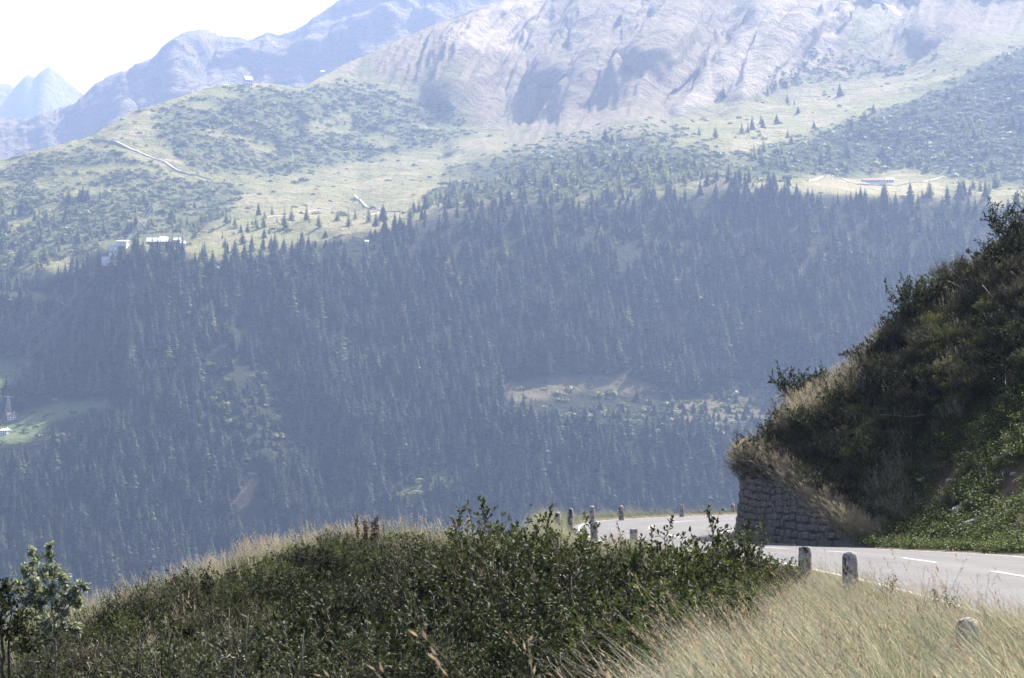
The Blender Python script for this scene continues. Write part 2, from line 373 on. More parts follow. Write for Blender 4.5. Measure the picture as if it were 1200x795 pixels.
cA = L(cA, c_scree, np.maximum.reduce([zone([(905, 33), (925, 45), (880, 110), (860, 120), (800, 135), (790, 138), (860, 85)], 5), zone([(590, 0), (650, 0), (655, 30), (610, 70), (560, 75), (530, 60), (560, 30)], 8), zone([(975, 14), (985, 60), (975, 85), (900, 110), (860, 122), (930, 55)], 5)]) * 0.85)
cA = L(cA, np.array([0.3, 0.29, 0.16]), zone([(985, 15), (1035, 42), (1045, 65), (1000, 82), (987, 80)], 4) * 0.9)
Z_wood_shade = zone([(830, 218), (900, 192), (1000, 152), (1090, 112), (1200, 62), (1460, 0), (1460, 245), (1130, 214), (1060, 200), (940, 210)], 10)
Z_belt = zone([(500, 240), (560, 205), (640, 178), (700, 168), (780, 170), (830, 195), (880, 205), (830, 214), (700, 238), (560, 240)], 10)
cA = L(cA, np.array([0.05, 0.064, 0.032]), np.maximum(Z_wood_shade * 0.9, Z_belt * 0.6) * sstep(-0.5, 0.1, nz2 + 0.4))  # dark scrub wood; the upper-right band is also darkened to paint in slope shade
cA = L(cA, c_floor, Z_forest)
for pz, cc, w in (([(590, 452), (640, 443), (735, 440), (770, 455), (735, 462), (690, 458), (600, 476)], np.array([0.19, 0.165, 0.095]), 0.85), ([(780, 470), (870, 455), (905, 440), (900, 490), (800, 505)], np.array([0.2, 0.17, 0.1]), 0.8),
                  ([(296, 556), (305, 560), (290, 592), (278, 597), (274, 588)], np.array([0.25, 0.19, 0.13]), 1), ([(-60, 500), (10, 490), (70, 470), (125, 468), (130, 478), (60, 492), (30, 515), (-60, 525)], np.array([0.18, 0.22, 0.09]), 1),
                  ([(-60, 415), (35, 422), (40, 440), (10, 452), (-60, 455)], np.array([0.15, 0.18, 0.07]), 1), ([(215, 292), (262, 290), (260, 304), (228, 304)], c_meadow, 1),
                  ([(430, 590), (500, 548), (560, 545), (545, 560), (470, 605)], np.array([0.12, 0.14, 0.06]), 0.9), ([(930, 222), (990, 215), (1055, 216), (1100, 222), (1110, 234), (1050, 232), (960, 230)], c_dry * 1.1, 1),
                  ([(240, 420), (330, 430), (350, 540), (300, 560), (250, 500)], np.array([0.05, 0.058, 0.03]), 0.8), ([(400, 400), (460, 402), (470, 415), (410, 415)], np.array([0.12, 0.13, 0.07]), 0.8)):
    cA = L(cA, cc, zone(pz, 5) * w)
# back of the crest, falling away out of sight
back = []
for k in range(1, 5):
    b = PA[-1].copy(); b[:, 1] += k * k * 60; b[:, 2] -= k * k * 55; back.append(b)
PA_all = np.concatenate([PA, np.stack(back)], 0)
cA_all = np.concatenate([cA, np.repeat(cA[-1:], 4, 0)], 0)
def grid_mesh(name, P, c):
    h, w = P.shape[:2]; idx = np.arange(h * w).reshape(h, w)
    q = np.stack([idx[:-1, :-1], idx[:-1, 1:], idx[1:, 1:], idx[1:, :-1]], -1).reshape(-1, 4)
    me = mesh_np(name, P.reshape(-1, 3), q); set_col(me, c.reshape(-1, 3)); return me
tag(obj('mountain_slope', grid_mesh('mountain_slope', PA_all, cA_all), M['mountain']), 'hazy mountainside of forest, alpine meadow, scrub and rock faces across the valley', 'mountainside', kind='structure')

def far_ridge(name, crest_pts, y0, Y0, Y1, x0, x1, n1, rows, ampl, scale, ribs, label, base_c):
    cp = poly(crest_pts); x = np.linspace(x0, x1, n1); cr = np.interp(x, cp[:, 0], cp[:, 1])
    cr = cr + (1.2 if Y0 > 6000 else 3.0) * fbm(np.stack([x * 0.11, x * 0 + 5, x * 0], -1), 5, True)
    t = np.linspace(0, 1, rows); gy = y0 + (cr[None] - y0) * t[:, None]; gx = np.broadcast_to(x[None], gy.shape)
    d = Y0 + (Y1 - Y0) * t[:, None] ** 1.0 + 0 * gx
    for line, w, a in ribs: d = d - a * np.clip(1 - seg_dist(gx, gy, line) / w, 0, 1)
    ax, az = ray(gx, gy); P = np.stack([ax * d, d, az * d], -1); nrm = grid_normals(P)
    r = fbm(P * [1, 1, 0.6] / scale, 6, True, 0.55)
    e = (sstep(0, 0.05, 1 - t) * 0.85 + 0.15)[:, None]
    P = P + nrm * (r * ampl * e)[..., None]
    c = L(np.broadcast_to(np.array(base_c), P.shape), c_rock * 1.15, sstep(-0.2, 0.2, r))
    bk = []
    for k in range(1, 5):
        b = P[-1].copy(); b[:, 1] += k * k * 90; b[:, 2] -= k * k * 90; bk.append(b)
    P = np.concatenate([P, np.stack(bk)]); c = np.concatenate([c, np.repeat(c[-1:], 4, 0)])
    tag(obj(name, grid_mesh(name, P, c), M['far']), label, 'mountain', kind='structure')
far_ridge('mountain_ridge', [(-260, 185), (0, 143), (43, 135), (97, 120), (108, 112), (134, 87), (145, 83), (156, 84), (172, 72), (186, 64), (200, 48), (217, 36), (238, 34), (262, 43), (280, 43), (295, 46), (306, 39), (313, 36), (325, 39), (340, 36), (357, 27), (375, 15), (400, -2), (450, -25), (700, -70)],
          330, 3700, 5000, -260, 700, 360, 170, 42, 300,
          [([(217, 36), (190, 75), (160, 110), (135, 150)], 45, 170), ([(108, 112), (100, 150), (95, 190)], 30, 70), ([(43, 135), (60, 170)], 26, 60), ([(313, 36), (290, 80), (260, 110)], 30, 60), ([(262, 43), (240, 90)], 25, -60), ([(400, 0), (370, 50), (340, 90)], 40, 80), ([(480, -20), (450, 20), (420, 50)], 30, 70)],
          'pale jagged rock ridge rising behind the scrubby hill', (0.3, 0.28, 0.2))
far_ridge('mountain_peaks', [(-260, 70), (-60, 95), (0, 98), (12, 98), (15, 104), (24, 95), (33, 87), (41, 91), (49, 84), (57, 78), (66, 84), (75, 92), (90, 105), (104, 115), (140, 125), (300, 180)],
          230, 6900, 7600, -260, 300, 300, 90, 26, 420,
          [([(57, 78), (50, 110), (45, 150)], 24, 170), ([(33, 87), (28, 130)], 16, 110), ([(0, 98), (-8, 130)], 20, 100)],
          'faint twin pointed peaks on the far skyline', (0.33, 0.32, 0.3))

def on_A(x, y):
    """world point of the slope where the photograph shows (x, y)"""
    x = np.atleast_1d(np.asarray(x, float)); y = np.atleast_1d(np.asarray(y, float))
    fx = np.clip((x - xs[0]) / (xs[-1] - xs[0]) * (nx - 1), 0, nx - 1.001); i = fx.astype(int)
    cr = np.interp(x, xs, crest); fy = np.clip((800 - y) / (800 - cr) * (ny - 1), 0, ny - 1.001); j = fy.astype(int)
    u = (fx - i)[:, None]; v = (fy - j)[:, None]
    return (PA[j, i] * (1 - u) + PA[j, i + 1] * u) * (1 - v) + (PA[j + 1, i] * (1 - u) + PA[j + 1, i + 1] * u) * v

# ------------------------------------------------------------------ scattering as ONE object of kind stuff
def template_object(name, me, mat):
    if not me.materials: me.materials.append(mat)
    return bpy.data.objects.new(name, me)
def scatter(name, P, rot, scl, idx, temps, label, cat):
    n = len(P)
    me = bpy.data.meshes.new(name); me.vertices.add(n); me.vertices.foreach_set('co', np.asarray(P, np.float32).ravel())
    a = me.attributes.new('rot', 'FLOAT_VECTOR', 'POINT'); a.data.foreach_set('vector', np.asarray(rot, np.float32).ravel())
    a = me.attributes.new('scl', 'FLOAT_VECTOR', 'POINT'); a.data.foreach_set('vector', np.asarray(scl, np.float32).ravel())
    a = me.attributes.new('pick', 'INT', 'POINT'); a.data.foreach_set('value', np.asarray(idx, np.int32))
    o = obj(name, me); tag(o, label, cat, kind='stuff')
    ng = bpy.data.node_groups.new(name, 'GeometryNodeTree')
    ng.interface.new_socket('Geometry', in_out='INPUT', socket_type='NodeSocketGeometry')
    ng.interface.new_socket('Geometry', in_out='OUTPUT', socket_type='NodeSocketGeometry')
    gi = ng.nodes.new('NodeGroupInput'); go = ng.nodes.new('NodeGroupOutput')
    jn = ng.nodes.new('GeometryNodeGeometryToInstance')
    for t in reversed(temps):
        oi = ng.nodes.new('GeometryNodeObjectInfo'); oi.inputs['Object'].default_value = t; oi.inputs['As Instance'].default_value = True
        ng.links.new(oi.outputs['Geometry'], jn.inputs[0])
    def attr(nm, ty):
        k = ng.nodes.new('GeometryNodeInputNamedAttribute'); k.data_type = ty; k.inputs['Name'].default_value = nm; return k.outputs[0]
    jj = ng.nodes.new('GeometryNodeJoinGeometry')
    for lk in list(jn.inputs[0].links): pass
    ng.nodes.remove(jn)
    for nd in [k for k in ng.nodes if k.bl_idname == 'GeometryNodeObjectInfo']:
        ng.links.new(nd.outputs['Geometry'], jj.inputs[0])
    ip = ng.nodes.new('GeometryNodeInstanceOnPoints'); er = ng.nodes.new('FunctionNodeEulerToRotation')
    mp = ng.nodes.new('GeometryNodeMeshToPoints')
    ng.links.new(gi.outputs[0], mp.inputs['Mesh']); ng.links.new(mp.outputs[0], ip.inputs['Points'])
    ng.links.new(jj.outputs[0], ip.inputs['Instance']); ip.inputs['Pick Instance'].default_value = True
    ng.links.new(attr('pick', 'INT'), ip.inputs['Instance Index'])
    ng.links.new(attr('rot', 'FLOAT_VECTOR'), er.inputs[0]); ng.links.new(er.outputs[0], ip.inputs['Rotation'])
    ng.links.new(attr('scl', 'FLOAT_VECTOR'), ip.inputs['Scale']); ng.links.new(ip.outputs[0], go.inputs[0])
    md = o.modifiers.new('scatter', 'NODES'); md.node_group = ng
    return o

# ------------------------------------------------------------------ conifers
def conifer(seed, tiers, w, col, droop=0.35, ragged=0.3):
    """unit-height crown: whorls of drooping boughs"""
    r = np.random.default_rng(seed); V = []; T = []; C = []
    for k in range(tiers):
        f = k / (tiers - 1); z = 0.10 + 0.88 * f; rad = w * (1 - f) ** 0.85 * r.uniform(0.85, 1.12) + 0.006
        nb = max(4, int(9 - 4 * f)); a0 = r.uniform(0, 6.28)
        for j in range(nb):
            a = a0 + 6.283 * j / nb + r.normal(0, 0.18); q = rad * r.uniform(1 - ragged, 1 + ragged); d = q * droop * r.uniform(0.6, 1.5)
            ca, sa = math.cos(a), math.sin(a); hw = 0.42 * q + 0.006
            base = (0, 0, z + 0.05 * (1 - f) + 0.01); tip = (ca * q, sa * q, z - d)
            ml = (ca * q * .55 - sa * hw, sa * q * .55 + ca * hw, z - d * .75); mr = (ca * q * .55 + sa * hw, sa * q * .55 - ca * hw, z - d * .75)
            mc = (ca * q * .6, sa * q * .6, z - d * 0.2)
            n = len(V); V += [base, ml, tip, mr, mc]; T += [(n, n + 1, n + 4), (n + 1, n + 2, n + 4), (n + 2, n + 3, n + 4), (n + 3, n, n + 4)]
            c = np.array(col) * r.uniform(0.7, 1.35); C += [c] * 5
    n = len(V); V += [(0.012, 0, .9), (-0.006, 0.01, .9), (-0.006, -0.01, .9), (0, 0, 1.03)]; T += [(n, n + 1, n + 3), (n + 1, n + 2, n + 3), (n + 2, n, n + 3)]; C += [np.array(col)] * 4
    me = mesh_np('conifer_crown', np.array(V), None, np.array(T), smooth=False); set_col(me, np.array(C)); return me
def trunk_mesh():
    b = MB(); b.tube([(0, 0, -0.06), (0, 0, 0.1), (0, 0, 0.5), (0, 0, 0.95)], [0.017, 0.014, 0.01, 0.003], 6); return b.mesh('conifer_trunk', True)
SPR = [conifer(s, 17, w, c) for s, w, c in ((1, 0.20, (0.036, 0.05, 0.029)), (2, 0.235, (0.046, 0.062, 0.034)), (3, 0.18, (0.03, 0.042, 0.025)), (4, 0.25, (0.07, 0.088, 0.048)))]
LAR = [conifer(s, 14, w, c, 0.2, 0.45) for s, w, c in ((11, 0.17, (0.13, 0.145, 0.06)), (12, 0.21, (0.15, 0.16, 0.07)))]
DEAD = [conifer(21, 11, 0.09, (0.16, 0.13, 0.11), 0.3, 0.6)]
TREES = SPR + LAR + DEAD
t_spr = [template_object('conifer', m, M['larch'] if m in LAR else M['needle']) for m in TREES]

def in_zone(px, py, pts):
    return zone(pts, 0.01, np.asarray(px), np.asarray(py)) > 0.5
CLEAR = [[(588, 455), (640, 443), (740, 438), (770, 455), (740, 470), (690, 484), (590, 492)], [(-60, 500), (10, 486), (70, 468), (128, 465), (136, 492), (76, 512), (40, 540), (-60, 548)], [(-60, 412), (35, 420), (44, 440), (10, 455), (-60, 458)],
         [(296, 553), (309, 558), (302, 612), (270, 624), (268, 588)], [(213, 290), (264, 286), (262, 306), (225, 308)], [(930, 219), (1110, 214), (1115, 234), (940, 231)], [(120, 284), (150, 284), (156, 304), (120, 304)], [(165, 279), (222, 279), (222, 297), (165, 297)]]
SPARSE = [[(600, 478), (690, 474), (770, 455), (800, 470), (900, 440), (960, 470), (900, 520), (640, 505)], [(235, 420), (335, 430), (350, 540), (290, 565), (240, 500)], [(430, 592), (500, 545), (562, 542), (548, 565), (470, 608)], [(350, 275), (470, 275), (440, 300), (370, 296)], [(400, 398), (465, 400), (470, 416), (405, 418)]]
FOREST = [(-190, 395), (0, 346), (70, 322), (135, 300), (180, 292), (215, 296), (250, 302), (300, 290), (345, 272), (400, 280), (470, 272), (500, 250), (560, 240), (600, 236), (700, 238), (760, 232), (830, 216), (880, 218), (930, 230), (1000, 234), (1060, 237), (1130, 228), (1170, 245), (1390, 240), (1390, 790), (-190, 790)]
n0 = 21000
px = rng.uniform(-190, 1390, n0); py = rng.uniform(215, 790, n0)
# trees stand evenly on the ground: thin where a measure covers little ground
keep = in_zone(px, py, FOREST)
for c in CLEAR: keep &= ~in_zone(px, py, c)
sp = np.zeros(n0, bool)
for c in SPARSE: sp |= in_zone(px, py, c)
keep &= ~sp | (rng.random(n0) < 0.9)
dens = 0.62 + 0.85 * fbm(np.stack([px / 45, py / 30, px * 0], -1), 3)
keep &= rng.random(n0) < np.clip(dens, 0.12, 0.95)
keep &= ~((py > 640) & (px > 250) & (px < 1250))
fx_, fy_, fsp = px[keep], py[keep], sp[keep]
FP = on_A(fx_, fy_)
nf = len(FP)
fh = (rng.normal(20.5, 3.2, nf) + 4 * fbm(np.stack([fx_ / 30, fy_ / 22, fx_ * 0 + 2], -1), 2)).clip(9, 30) * np.where(fsp, 0.42, 1.0) * np.where(fy_ < 300, 0.8, 1.0)
fw = rng.uniform(0.85, 1.25, nf) * np.where(fsp, 1.6, 1.0)
fpatch = fbm(np.stack([fx_ / 60, fy_ / 40, fx_ * 0 + 12], -1), 3)
fi = rng.choice(len(TREES), nf, p=[0.29, 0.25, 0.25, 0.16, 0.02, 0.012, 0.018])
fi = np.where((fi < 3) & (rng.random(nf) < np.clip(0.9 * fpatch, 0, 0.5)), 3, fi)
# upper scattered larches in the light
ux = rng.uniform(-190, 1300, 9000); uy = rng.uniform(60, 350, 9000)
UP = [([(-190, 400), (0, 348), (70, 324), (135, 300), (200, 288), (250, 296), (330, 275), (300, 250), (220, 235), (100, 238), (0, 245), (-190, 290)], 0.34), ([(470, 272), (500, 235), (560, 215), (640, 200), (760, 190), (830, 200), (830, 218), (700, 240), (560, 244), (500, 256)], 0.75), ([(250, 300), (300, 286), (345, 268), (400, 276), (470, 268), (470, 262), (400, 268), (345, 258), (290, 275), (245, 288)], 0.5), ([(830, 218), (930, 232), (1110, 236), (1180, 240), (1180, 225), (1110, 224), (930, 222), (850, 205)], 0.45),
      ([(640, 200), (700, 170), (800, 165), (900, 140), (960, 145), (1010, 190), (900, 215), (760, 205)], 0.10), ([(1000, 190), (1200, 130), (1300, 130), (1300, 240), (1150, 230), (1060, 210)], 0.16), ([(860, 205), (1000, 155), (1200, 80), (1300, 60), (1300, 160), (1060, 200), (940, 208)], 0.12), ([(830, 110), (1000, 95), (1040, 150), (880, 190)], 0.06), ([(300, 250), (340, 260), (330, 280), (290, 286)], 0.4)]
k2 = np.zeros(len(ux), bool)
for pz, pr in UP: k2 |= in_zone(ux, uy, pz) & (rng.random(len(ux)) < pr)
k2 &= uy > np.interp(ux, xs, crest) + 6
for c in CLEAR: k2 &= ~in_zone(ux, uy, c)
UPp = on_A(ux[k2], uy[k2]); nu = len(UPp)
P_all = np.concatenate([FP, UPp]); H_all = np.concatenate([fh, rng.normal(15, 4, nu).clip(6, 24)]); W_all = np.concatenate([fw, rng.uniform(0.9, 1.5, nu)])
I_all = np.concatenate([fi, rng.choice([1, 3, 4, 5], nu, p=[0.1, 0.1, 0.4, 0.4])])
X_all = np.concatenate([fx_, ux[k2]]); Y_all = np.concatenate([fy_, uy[k2]])
sky_line = np.interp(X_all, [0, 100, 200, 300, 400, 500, 640, 860, 870, 960, 1010, 1050, 1140, 1200], [720, 715, 680, 640, 605, 600, 590, 590, 500, 425, 395, 345, 270, 232])
seen = (X_all > 4) & (X_all < 1196) & (Y_all < sky_line)
size = np.where(seen, H_all / P_all[:, 1], 0)
order = np.argsort(-size); singles = order[:300]; rest = np.setdiff1d(np.arange(len(P_all)), singles)
rz_all = rng.uniform(0, 6.28, len(P_all))
def tree_scl(i): h = H_all[i]; return (h * W_all[i], h * W_all[i], h)
tm = trunk_mesh(); tm.materials.append(M['trunk'])
KIND = ['tall dark spruce standing in the dense shaded forest across the valley'] * 4 + ['pale green larch standing among the dark spruces across the valley'] * 2 + ['bare grey dead spruce standing in the dark forest across the valley']
for i in singles:
    e = obj('spruce_tree' if I_all[i] != 4 and I_all[i] != 5 else 'larch_tree', None, loc=P_all[i], rot=(0, 0, rz_all[i]), scl=tree_scl(i))
    tag(e, KIND[I_all[i]], 'tree', 'forest trees across the valley')
    obj('crown', TREES[I_all[i]], None, e); obj('trunk', tm, None, e)
scatter('distant_forest', P_all[rest], np.stack([0 * rest, 0 * rest, rz_all[rest]], 1), np.array([tree_scl(i) for i in rest]), I_all[rest], t_spr,
        'mass of smaller conifers covering the shaded mountainside', 'forest')

# low scrub on the upper slopes
def tuft(seed, col):
    r = np.random.default_rng(seed); n = 34
    d = r.normal(size=(n, 3)); d[:, 2] = np.abs(d[:, 2]); d /= np.linalg.norm(d, axis=1)[:, None]
    c = d * r.uniform(0.5, 1, n)[:, None] * [1, 1, 0.75]; V = []; T = []; C = []
    for k in range(n):
        a = r.normal(size=3); a /= np.linalg.norm(a); b = np.cross(a, d[k]); b /= np.linalg.norm(b); s = r.uniform(0.22, 0.42)
        m = len(V); V += [c[k] + a * s, c[k] - a * s * .6 + b * s * .8, c[k] - a * s * .6 - b * s * .8]; T.append((m, m + 1, m + 2)); C += [np.array(col) * r.uniform(.7, 1.35)] * 3
    me = mesh_np('scrub_tuft', np.array(V), None, np.array(T), False); set_col(me, np.array(C)); return me
t_scr = [template_object('scrub', tuft(s, c), M['leaf']) for s, c in ((1, (0.10, 0.125, 0.05)), (2, (0.14, 0.155, 0.065)), (3, (0.08, 0.105, 0.042)), (4, (0.2, 0.2, 0.09)))]
sx = rng.uniform(-190, 1390, 70000); sy = rng.uniform(60, 610, 70000)
jx = np.clip(((sx - xs[0]) / (xs[-1] - xs[0]) * (nx - 1)).astype(int), 0, nx - 1)
jy = np.clip(((800 - sy) / (800 - crest[jx]) * (ny - 1)).astype(int), 0, ny - 1)
ok = (sy > crest[jx] + 3)
pr = 0.95 * Z_scrub[jy, jx] * sstep(-0.3, 0.05, (nz2 + 0.45 * nzr)[jy, jx] - 0.08)
pr = np.maximum(pr, 0.85 * Z_wood_shade[jy, jx])
pr = np.where(Z_forest[jy, jx] > 0.5, 0, pr)
for i_, c in enumerate(SPARSE): pr = np.where(in_zone(sx, sy, c), 0.22 if i_ == 0 else 0.06, pr)
for c in CLEAR[:3]: pr = np.where(in_zone(sx, sy, c), 0.07, pr)
pr = np.maximum(pr, 0.05 * (Z_rock[jy, jx] < 0.3) * (Z_forest[jy, jx] < 0.3))
for c in CLEAR[4:]: pr = np.where(in_zone(sx, sy, c), 0, pr)
ok &= rng.random(len(sx)) < pr
SPt = on_A(sx[ok], sy[ok]); ns = len(SPt); ss = rng.lognormal(0.95, 0.4, ns).clip(0.9, 6.5)
scatter('mountain_scrub', SPt, np.stack([np.zeros(ns), np.zeros(ns), rng.uniform(0, 6.28, ns)], 1), np.stack([ss * 1.25, ss * 1.25, ss], 1), rng.integers(0, 4, ns), t_scr,
        'low green scrub covering the sunlit upper slopes', 'scrub')

# ------------------------------------------------------------------ near hillside and road
def arr(p): return np.array(p, float)
EL = arr([(6.0, -12), (6.0, 8), (6.0, 19), (6.0, 29), (5.95, 36), (5.3, 47), (4.2, 56), (3.1, 63), (2.45, 70), (2.25, 76), (2.7, 82), (3.9, 87.5), (6.0, 93), (8.6, 98.5), (11.5, 103), (15.5, 107), (21, 110), (42, 116)])
ER = arr([(11.6, -12), (12.0, 8), (12.4, 20), (12.6, 35), (12.05, 47), (11.2, 55), (9.9, 61.6), (8.85, 64.6), (7.85, 67.6), (7.5, 70), (7.7, 72.4), (8.5, 75.4), (10.2, 78.6), (13.7, 82.8), (20, 88.5), (42, 100)])
RZ = arr([(-12, -1.85), (10, -1.82), (20, -1.78), (29, -1.74), (47, -1.76), (56, -1.93), (63, -2.06), (69, -2.0), (75, -1.86), (80, -1.76), (86, -1.72), (94, -1.72), (130, -1.75)])
def road_z(Y): return np.interp(Y, RZ[:, 0], RZ[:, 1])
def smooth_line(p, n, it=3):
    for _ in range(it):
        q = np.empty((len(p) * 2 - 2, 2)); q[0::2] = p[:-1] * .75 + p[1:] * .25; q[1::2] = p[:-1] * .25 + p[1:] * .75
        p = np.concatenate([p[:1], q[1:-1] if False else q, p[-1:]])
    s = np.concatenate([[0], np.cumsum(np.hypot(*np.diff(p, axis=0).T))]); u = np.linspace(0, s[-1], n)
    return np.stack([np.interp(u, s, p[:, 0]), np.interp(u, s, p[:, 1])], 1)
NR = 130
Ls = smooth_line(EL, NR); Rs = smooth_line(ER, NR)
def line_dist(X, Y, line):
    d = np.full(X.shape, 1e9)
    for (x0, y0), (x1, y1) in zip(line[:-1], line[1:]):
        vx, vy = x1 - x0, y1 - y0; t = np.clip(((X - x0) * vx + (Y - y0) * vy) / (vx * vx + vy * vy + 1e-12), 0, 1)
        d = np.minimum(d, np.hypot(X - x0 - t * vx, Y - y0 - t * vy))
    return d
def inside(X, Y, pol):
    ins = np.zeros(X.shape, bool); q = np.roll(pol, -1, 0)
    for (x0, y0), (x1, y1) in zip(pol, q):
        if y0 == y1: continue
        ins ^= ((y0 > Y) != (y1 > Y)) & (X < (x1 - x0) * (Y - y0) / (y1 - y0) + x0)
    return ins
Lc = Ls[::4]; Rc = Rs[::3]
ROADPOLY = np.concatenate([Lc, Rc[::-1]])
RIGHTPOLY = np.concatenate([Rc, [(400, 100), (400, -12)]])
# control heights of the bank left of the road
CT = arr([(0, 0, -1.7), (-3, 0, -2.0), (-9, 0, -3.6), (3, 0, -1.75), (0, 8, -1.82), (0, 15, -2.0), (-3, 15, -2.9), (-9, 15, -3.7), (3, 15, -1.9), (1, 20, -2.15), (3, 20, -2.0), (3.4, 27, -2.1), (1, 24.5, -2.9), (-3, 22, -3.1), (-8, 22, -3.5),
          (-14, 22, -4.3), (4.8, 33, -1.95), (3.2, 33, -2.7), (0, 30, -2.65), (-3, 30, -2.35), (-8, 28, -3.1), (-14, 27, -4.2), (4.2, 42, -2.0), (2, 42, -1.85), (0, 41, -1.6), (-3.4, 40, -1.5), (-6, 37.5, -2.15), (-8.7, 34, -2.95), (-12, 32, -3.9),
          (-20, 30, -6.5), (2.4, 56, -2.35), (0, 49, -2.6), (-4, 47, -4.2), (-10, 44, -6.8), (-20, 42, -10.5), (0.6, 66, -3.2), (-1, 72, -5.4), (-10, 70, -13), (-20, 60, -16), (0.6, 82, -3.6), (-2, 92, -9), (3.0, 95, -4.6), (6, 106, -5.5), (5, 118, -12),
          (16, 114, -5), (18, 125, -9), (-30, 100, -36), (-40, 40, -20), (-40, 0, -14), (30, 124, -4.5), (30, 140, -14), (-10, 110, -26), (-20, -12, -8), (0, -12, -1.6), (60, 150, -24), (0, 150, -40), (-50, 150, -62), (-60, 80, -42), (-60, 0, -22)])
def tps(r): return np.where(r > 1e-9, r * r * np.log(r + 1e-12), 0)
_A = np.zeros((len(CT) + 3, len(CT) + 3)); _r = np.hypot(CT[:, None, 0] - CT[None, :, 0], CT[:, None, 1] - CT[None, :, 1])
_A[:len(CT), :len(CT)] = tps(_r) + np.eye(len(CT)) * 0.3; _A[:len(CT), -3] = 1; _A[:len(CT), -2:] = CT[:, :2]; _A[-3, :len(CT)] = 1; _A[-2:, :len(CT)] = CT[:, :2].T
_w = np.linalg.solve(_A, np.concatenate([CT[:, 2], [0, 0, 0]]))
def bank(X, Y):
    z = _w[-3] + _w[-2] * X + _w[-1] * Y
    for i in range(len(CT)): z = z + _w[i] * tps(np.hypot(X - CT[i, 0], Y - CT[i, 1]))
    return z
WALL = smooth_line(arr([(10.9, 61.0), (10.1, 62.0), (9.2, 64.4), (8.28, 67.2), (7.88, 69.2), (7.95, 70.9), (8.5, 73.6), (9.9, 76.6), (13, 80.3)]), 160, 2)
WS = np.concatenate([[0], np.cumsum(np.hypot(*np.diff(WALL, axis=0).T))])
def wall_h(Y):  # wall height above the road along its length
    return np.interp(Y, [60.8, 61.8, 63.0, 64.8, 66.4, 68.0, 70, 75, 80], [0.0, 0.45, 1.0, 1.75, 2.3, 2.6, 2.75, 2.6, 2.0])
FD = arr([(0, 0), (1.2, 0.12), (3, 1.5), (5.5, 4.0), (8, 7.2), (11, 11.0), (14, 14.2), (18, 17.0), (25, 19.5), (45, 25), (400, 95)])
def height(X, Y):
    X = np.asarray(X, float); Y = np.asarray(Y, float); sh = X.shape; X = X.ravel(); Y = Y.ravel()
    rough_n = fbm(np.stack([X / 3.1, Y / 3.1, X * 0], -1), 4)
    dL = line_dist(X, Y, Lc); dR = line_dist(X, Y, Rc); on = inside(X, Y, ROADPOLY); right = inside(X, Y, RIGHTPOLY)
    zr = road_z(Y)
    zl = bank(np.clip(X, -60, 60), np.clip(Y, -12, 150)); zl = zl + 0.12 * rough_n
    w = sstep(0.7, 3.2, dL); zl = (zr - 0.10) * (1 - w) + zl * w
    zl = zl + 0.24 * np.exp(-((dL - 1.0) / 0.55) ** 2) * sstep(60, 70, Y)
    hw = np.where((Y > 60.8) & (X < 16), wall_h(Y), 0) * sstep(16, 12, X)
    d2 = np.where(hw > 0.02, np.maximum(dR - 0.3, 0), dR)
    f = np.interp(d2, FD[:, 0], FD[:, 1])
    near = sstep(60, 47, Y)                                     # the foot of the bank is gentler and grassy this side of the wall
    f = f * (1 - 0.0 * near)
    zh = zr - 0.03 + f + hw * sstep(0.35, 0.75, dR) + 0.35 * rough_n * sstep(0.8, 3, dR)
    zh = zh + np.interp(X, [7.6, 8.4, 9.15, 9.9, 11.1, 12.15, 12.75, 13.5, 14.2, 15.1, 16.2, 17.1, 18, 20, 26], [0, .5, .7, 1.0, .65, .2, .66, 1.4, 1.85, 2.0, 1.55, 1.1, .6, .4, 0]) * sstep(55, 67, Y) * sstep(0.8, 2.6, dR)
    z = np.where(right, zh, zl)
    z = np.where(on, zr - 0.14, z)
    # far beyond the spur the land falls to the valley floor
    far = np.maximum(np.maximum(Y - 150, 0), np.maximum(-X - 60, 0))
    z = np.where(far > 0, np.maximum(z - 0.32 * far * np.where(right, 0, 1), -330), z)
    return z.reshape(sh)
gx = np.unique(np.concatenate([np.linspace(-1500, -60, 14), np.linspace(-60, -22, 24), np.arange(-22, 34, 0.4), np.linspace(34, 70, 20), np.linspace(70, 1500, 14)]))
gy = np.unique(np.concatenate([np.arange(-12, 112, 0.45), np.linspace(112, 160, 26), np.linspace(160, 1400, 18)]))
XX, YY = np.meshgrid(gx, gy); ZZ = height(XX, YY)
gcol = np.broadcast_to(np.array([0.05, 0.047, 0.026]), (*XX.shape, 3)).copy()
dRg = line_dist(XX.ravel(), YY.ravel(), Rc).reshape(XX.shape); dLg = line_dist(XX.ravel(), YY.ravel(), Lc).reshape(XX.shape)
gcol = L(gcol, np.array([0.22, 0.2, 0.17]), sstep(1.0, 0.4, np.minimum(dRg, dLg)))
PN = np.stack([XX, YY, ZZ], -1)
def scar_w(X, Y, Z):
    """bare earth scars seen on the bank, as soft blobs"""
    w = np.zeros(np.shape(X))
    for c, r in SCARS: w = np.maximum(w, np.exp(-(((X - c[0]) / r[0]) ** 2 + ((Y - c[1]) / r[1]) ** 2)))
    return w
def hit_ground(x, y, y0=8.0, y1=130.0):
    """first meeting of the line of sight with the near ground"""
    ax, az = ray(x, y); t = np.arange(y0, y1, 0.1); z = height(ax * t, t)
    k = np.argmax(z > az * t)
    return None if not (z > az * t).any() else np.array([ax * t[k], t[k], z[k]])
SCARS = []
for x, y, rx_, ry_ in ((1105, 572, 0.55, 0.8), (1118, 550, 0.45, 0.9), (1095, 590, 0.5, 0.6), (1188, 568, 0.7, 0.9)):
    h = hit_ground(x, y)
    if h is not None: SCARS.append((h, (rx_, ry_)))
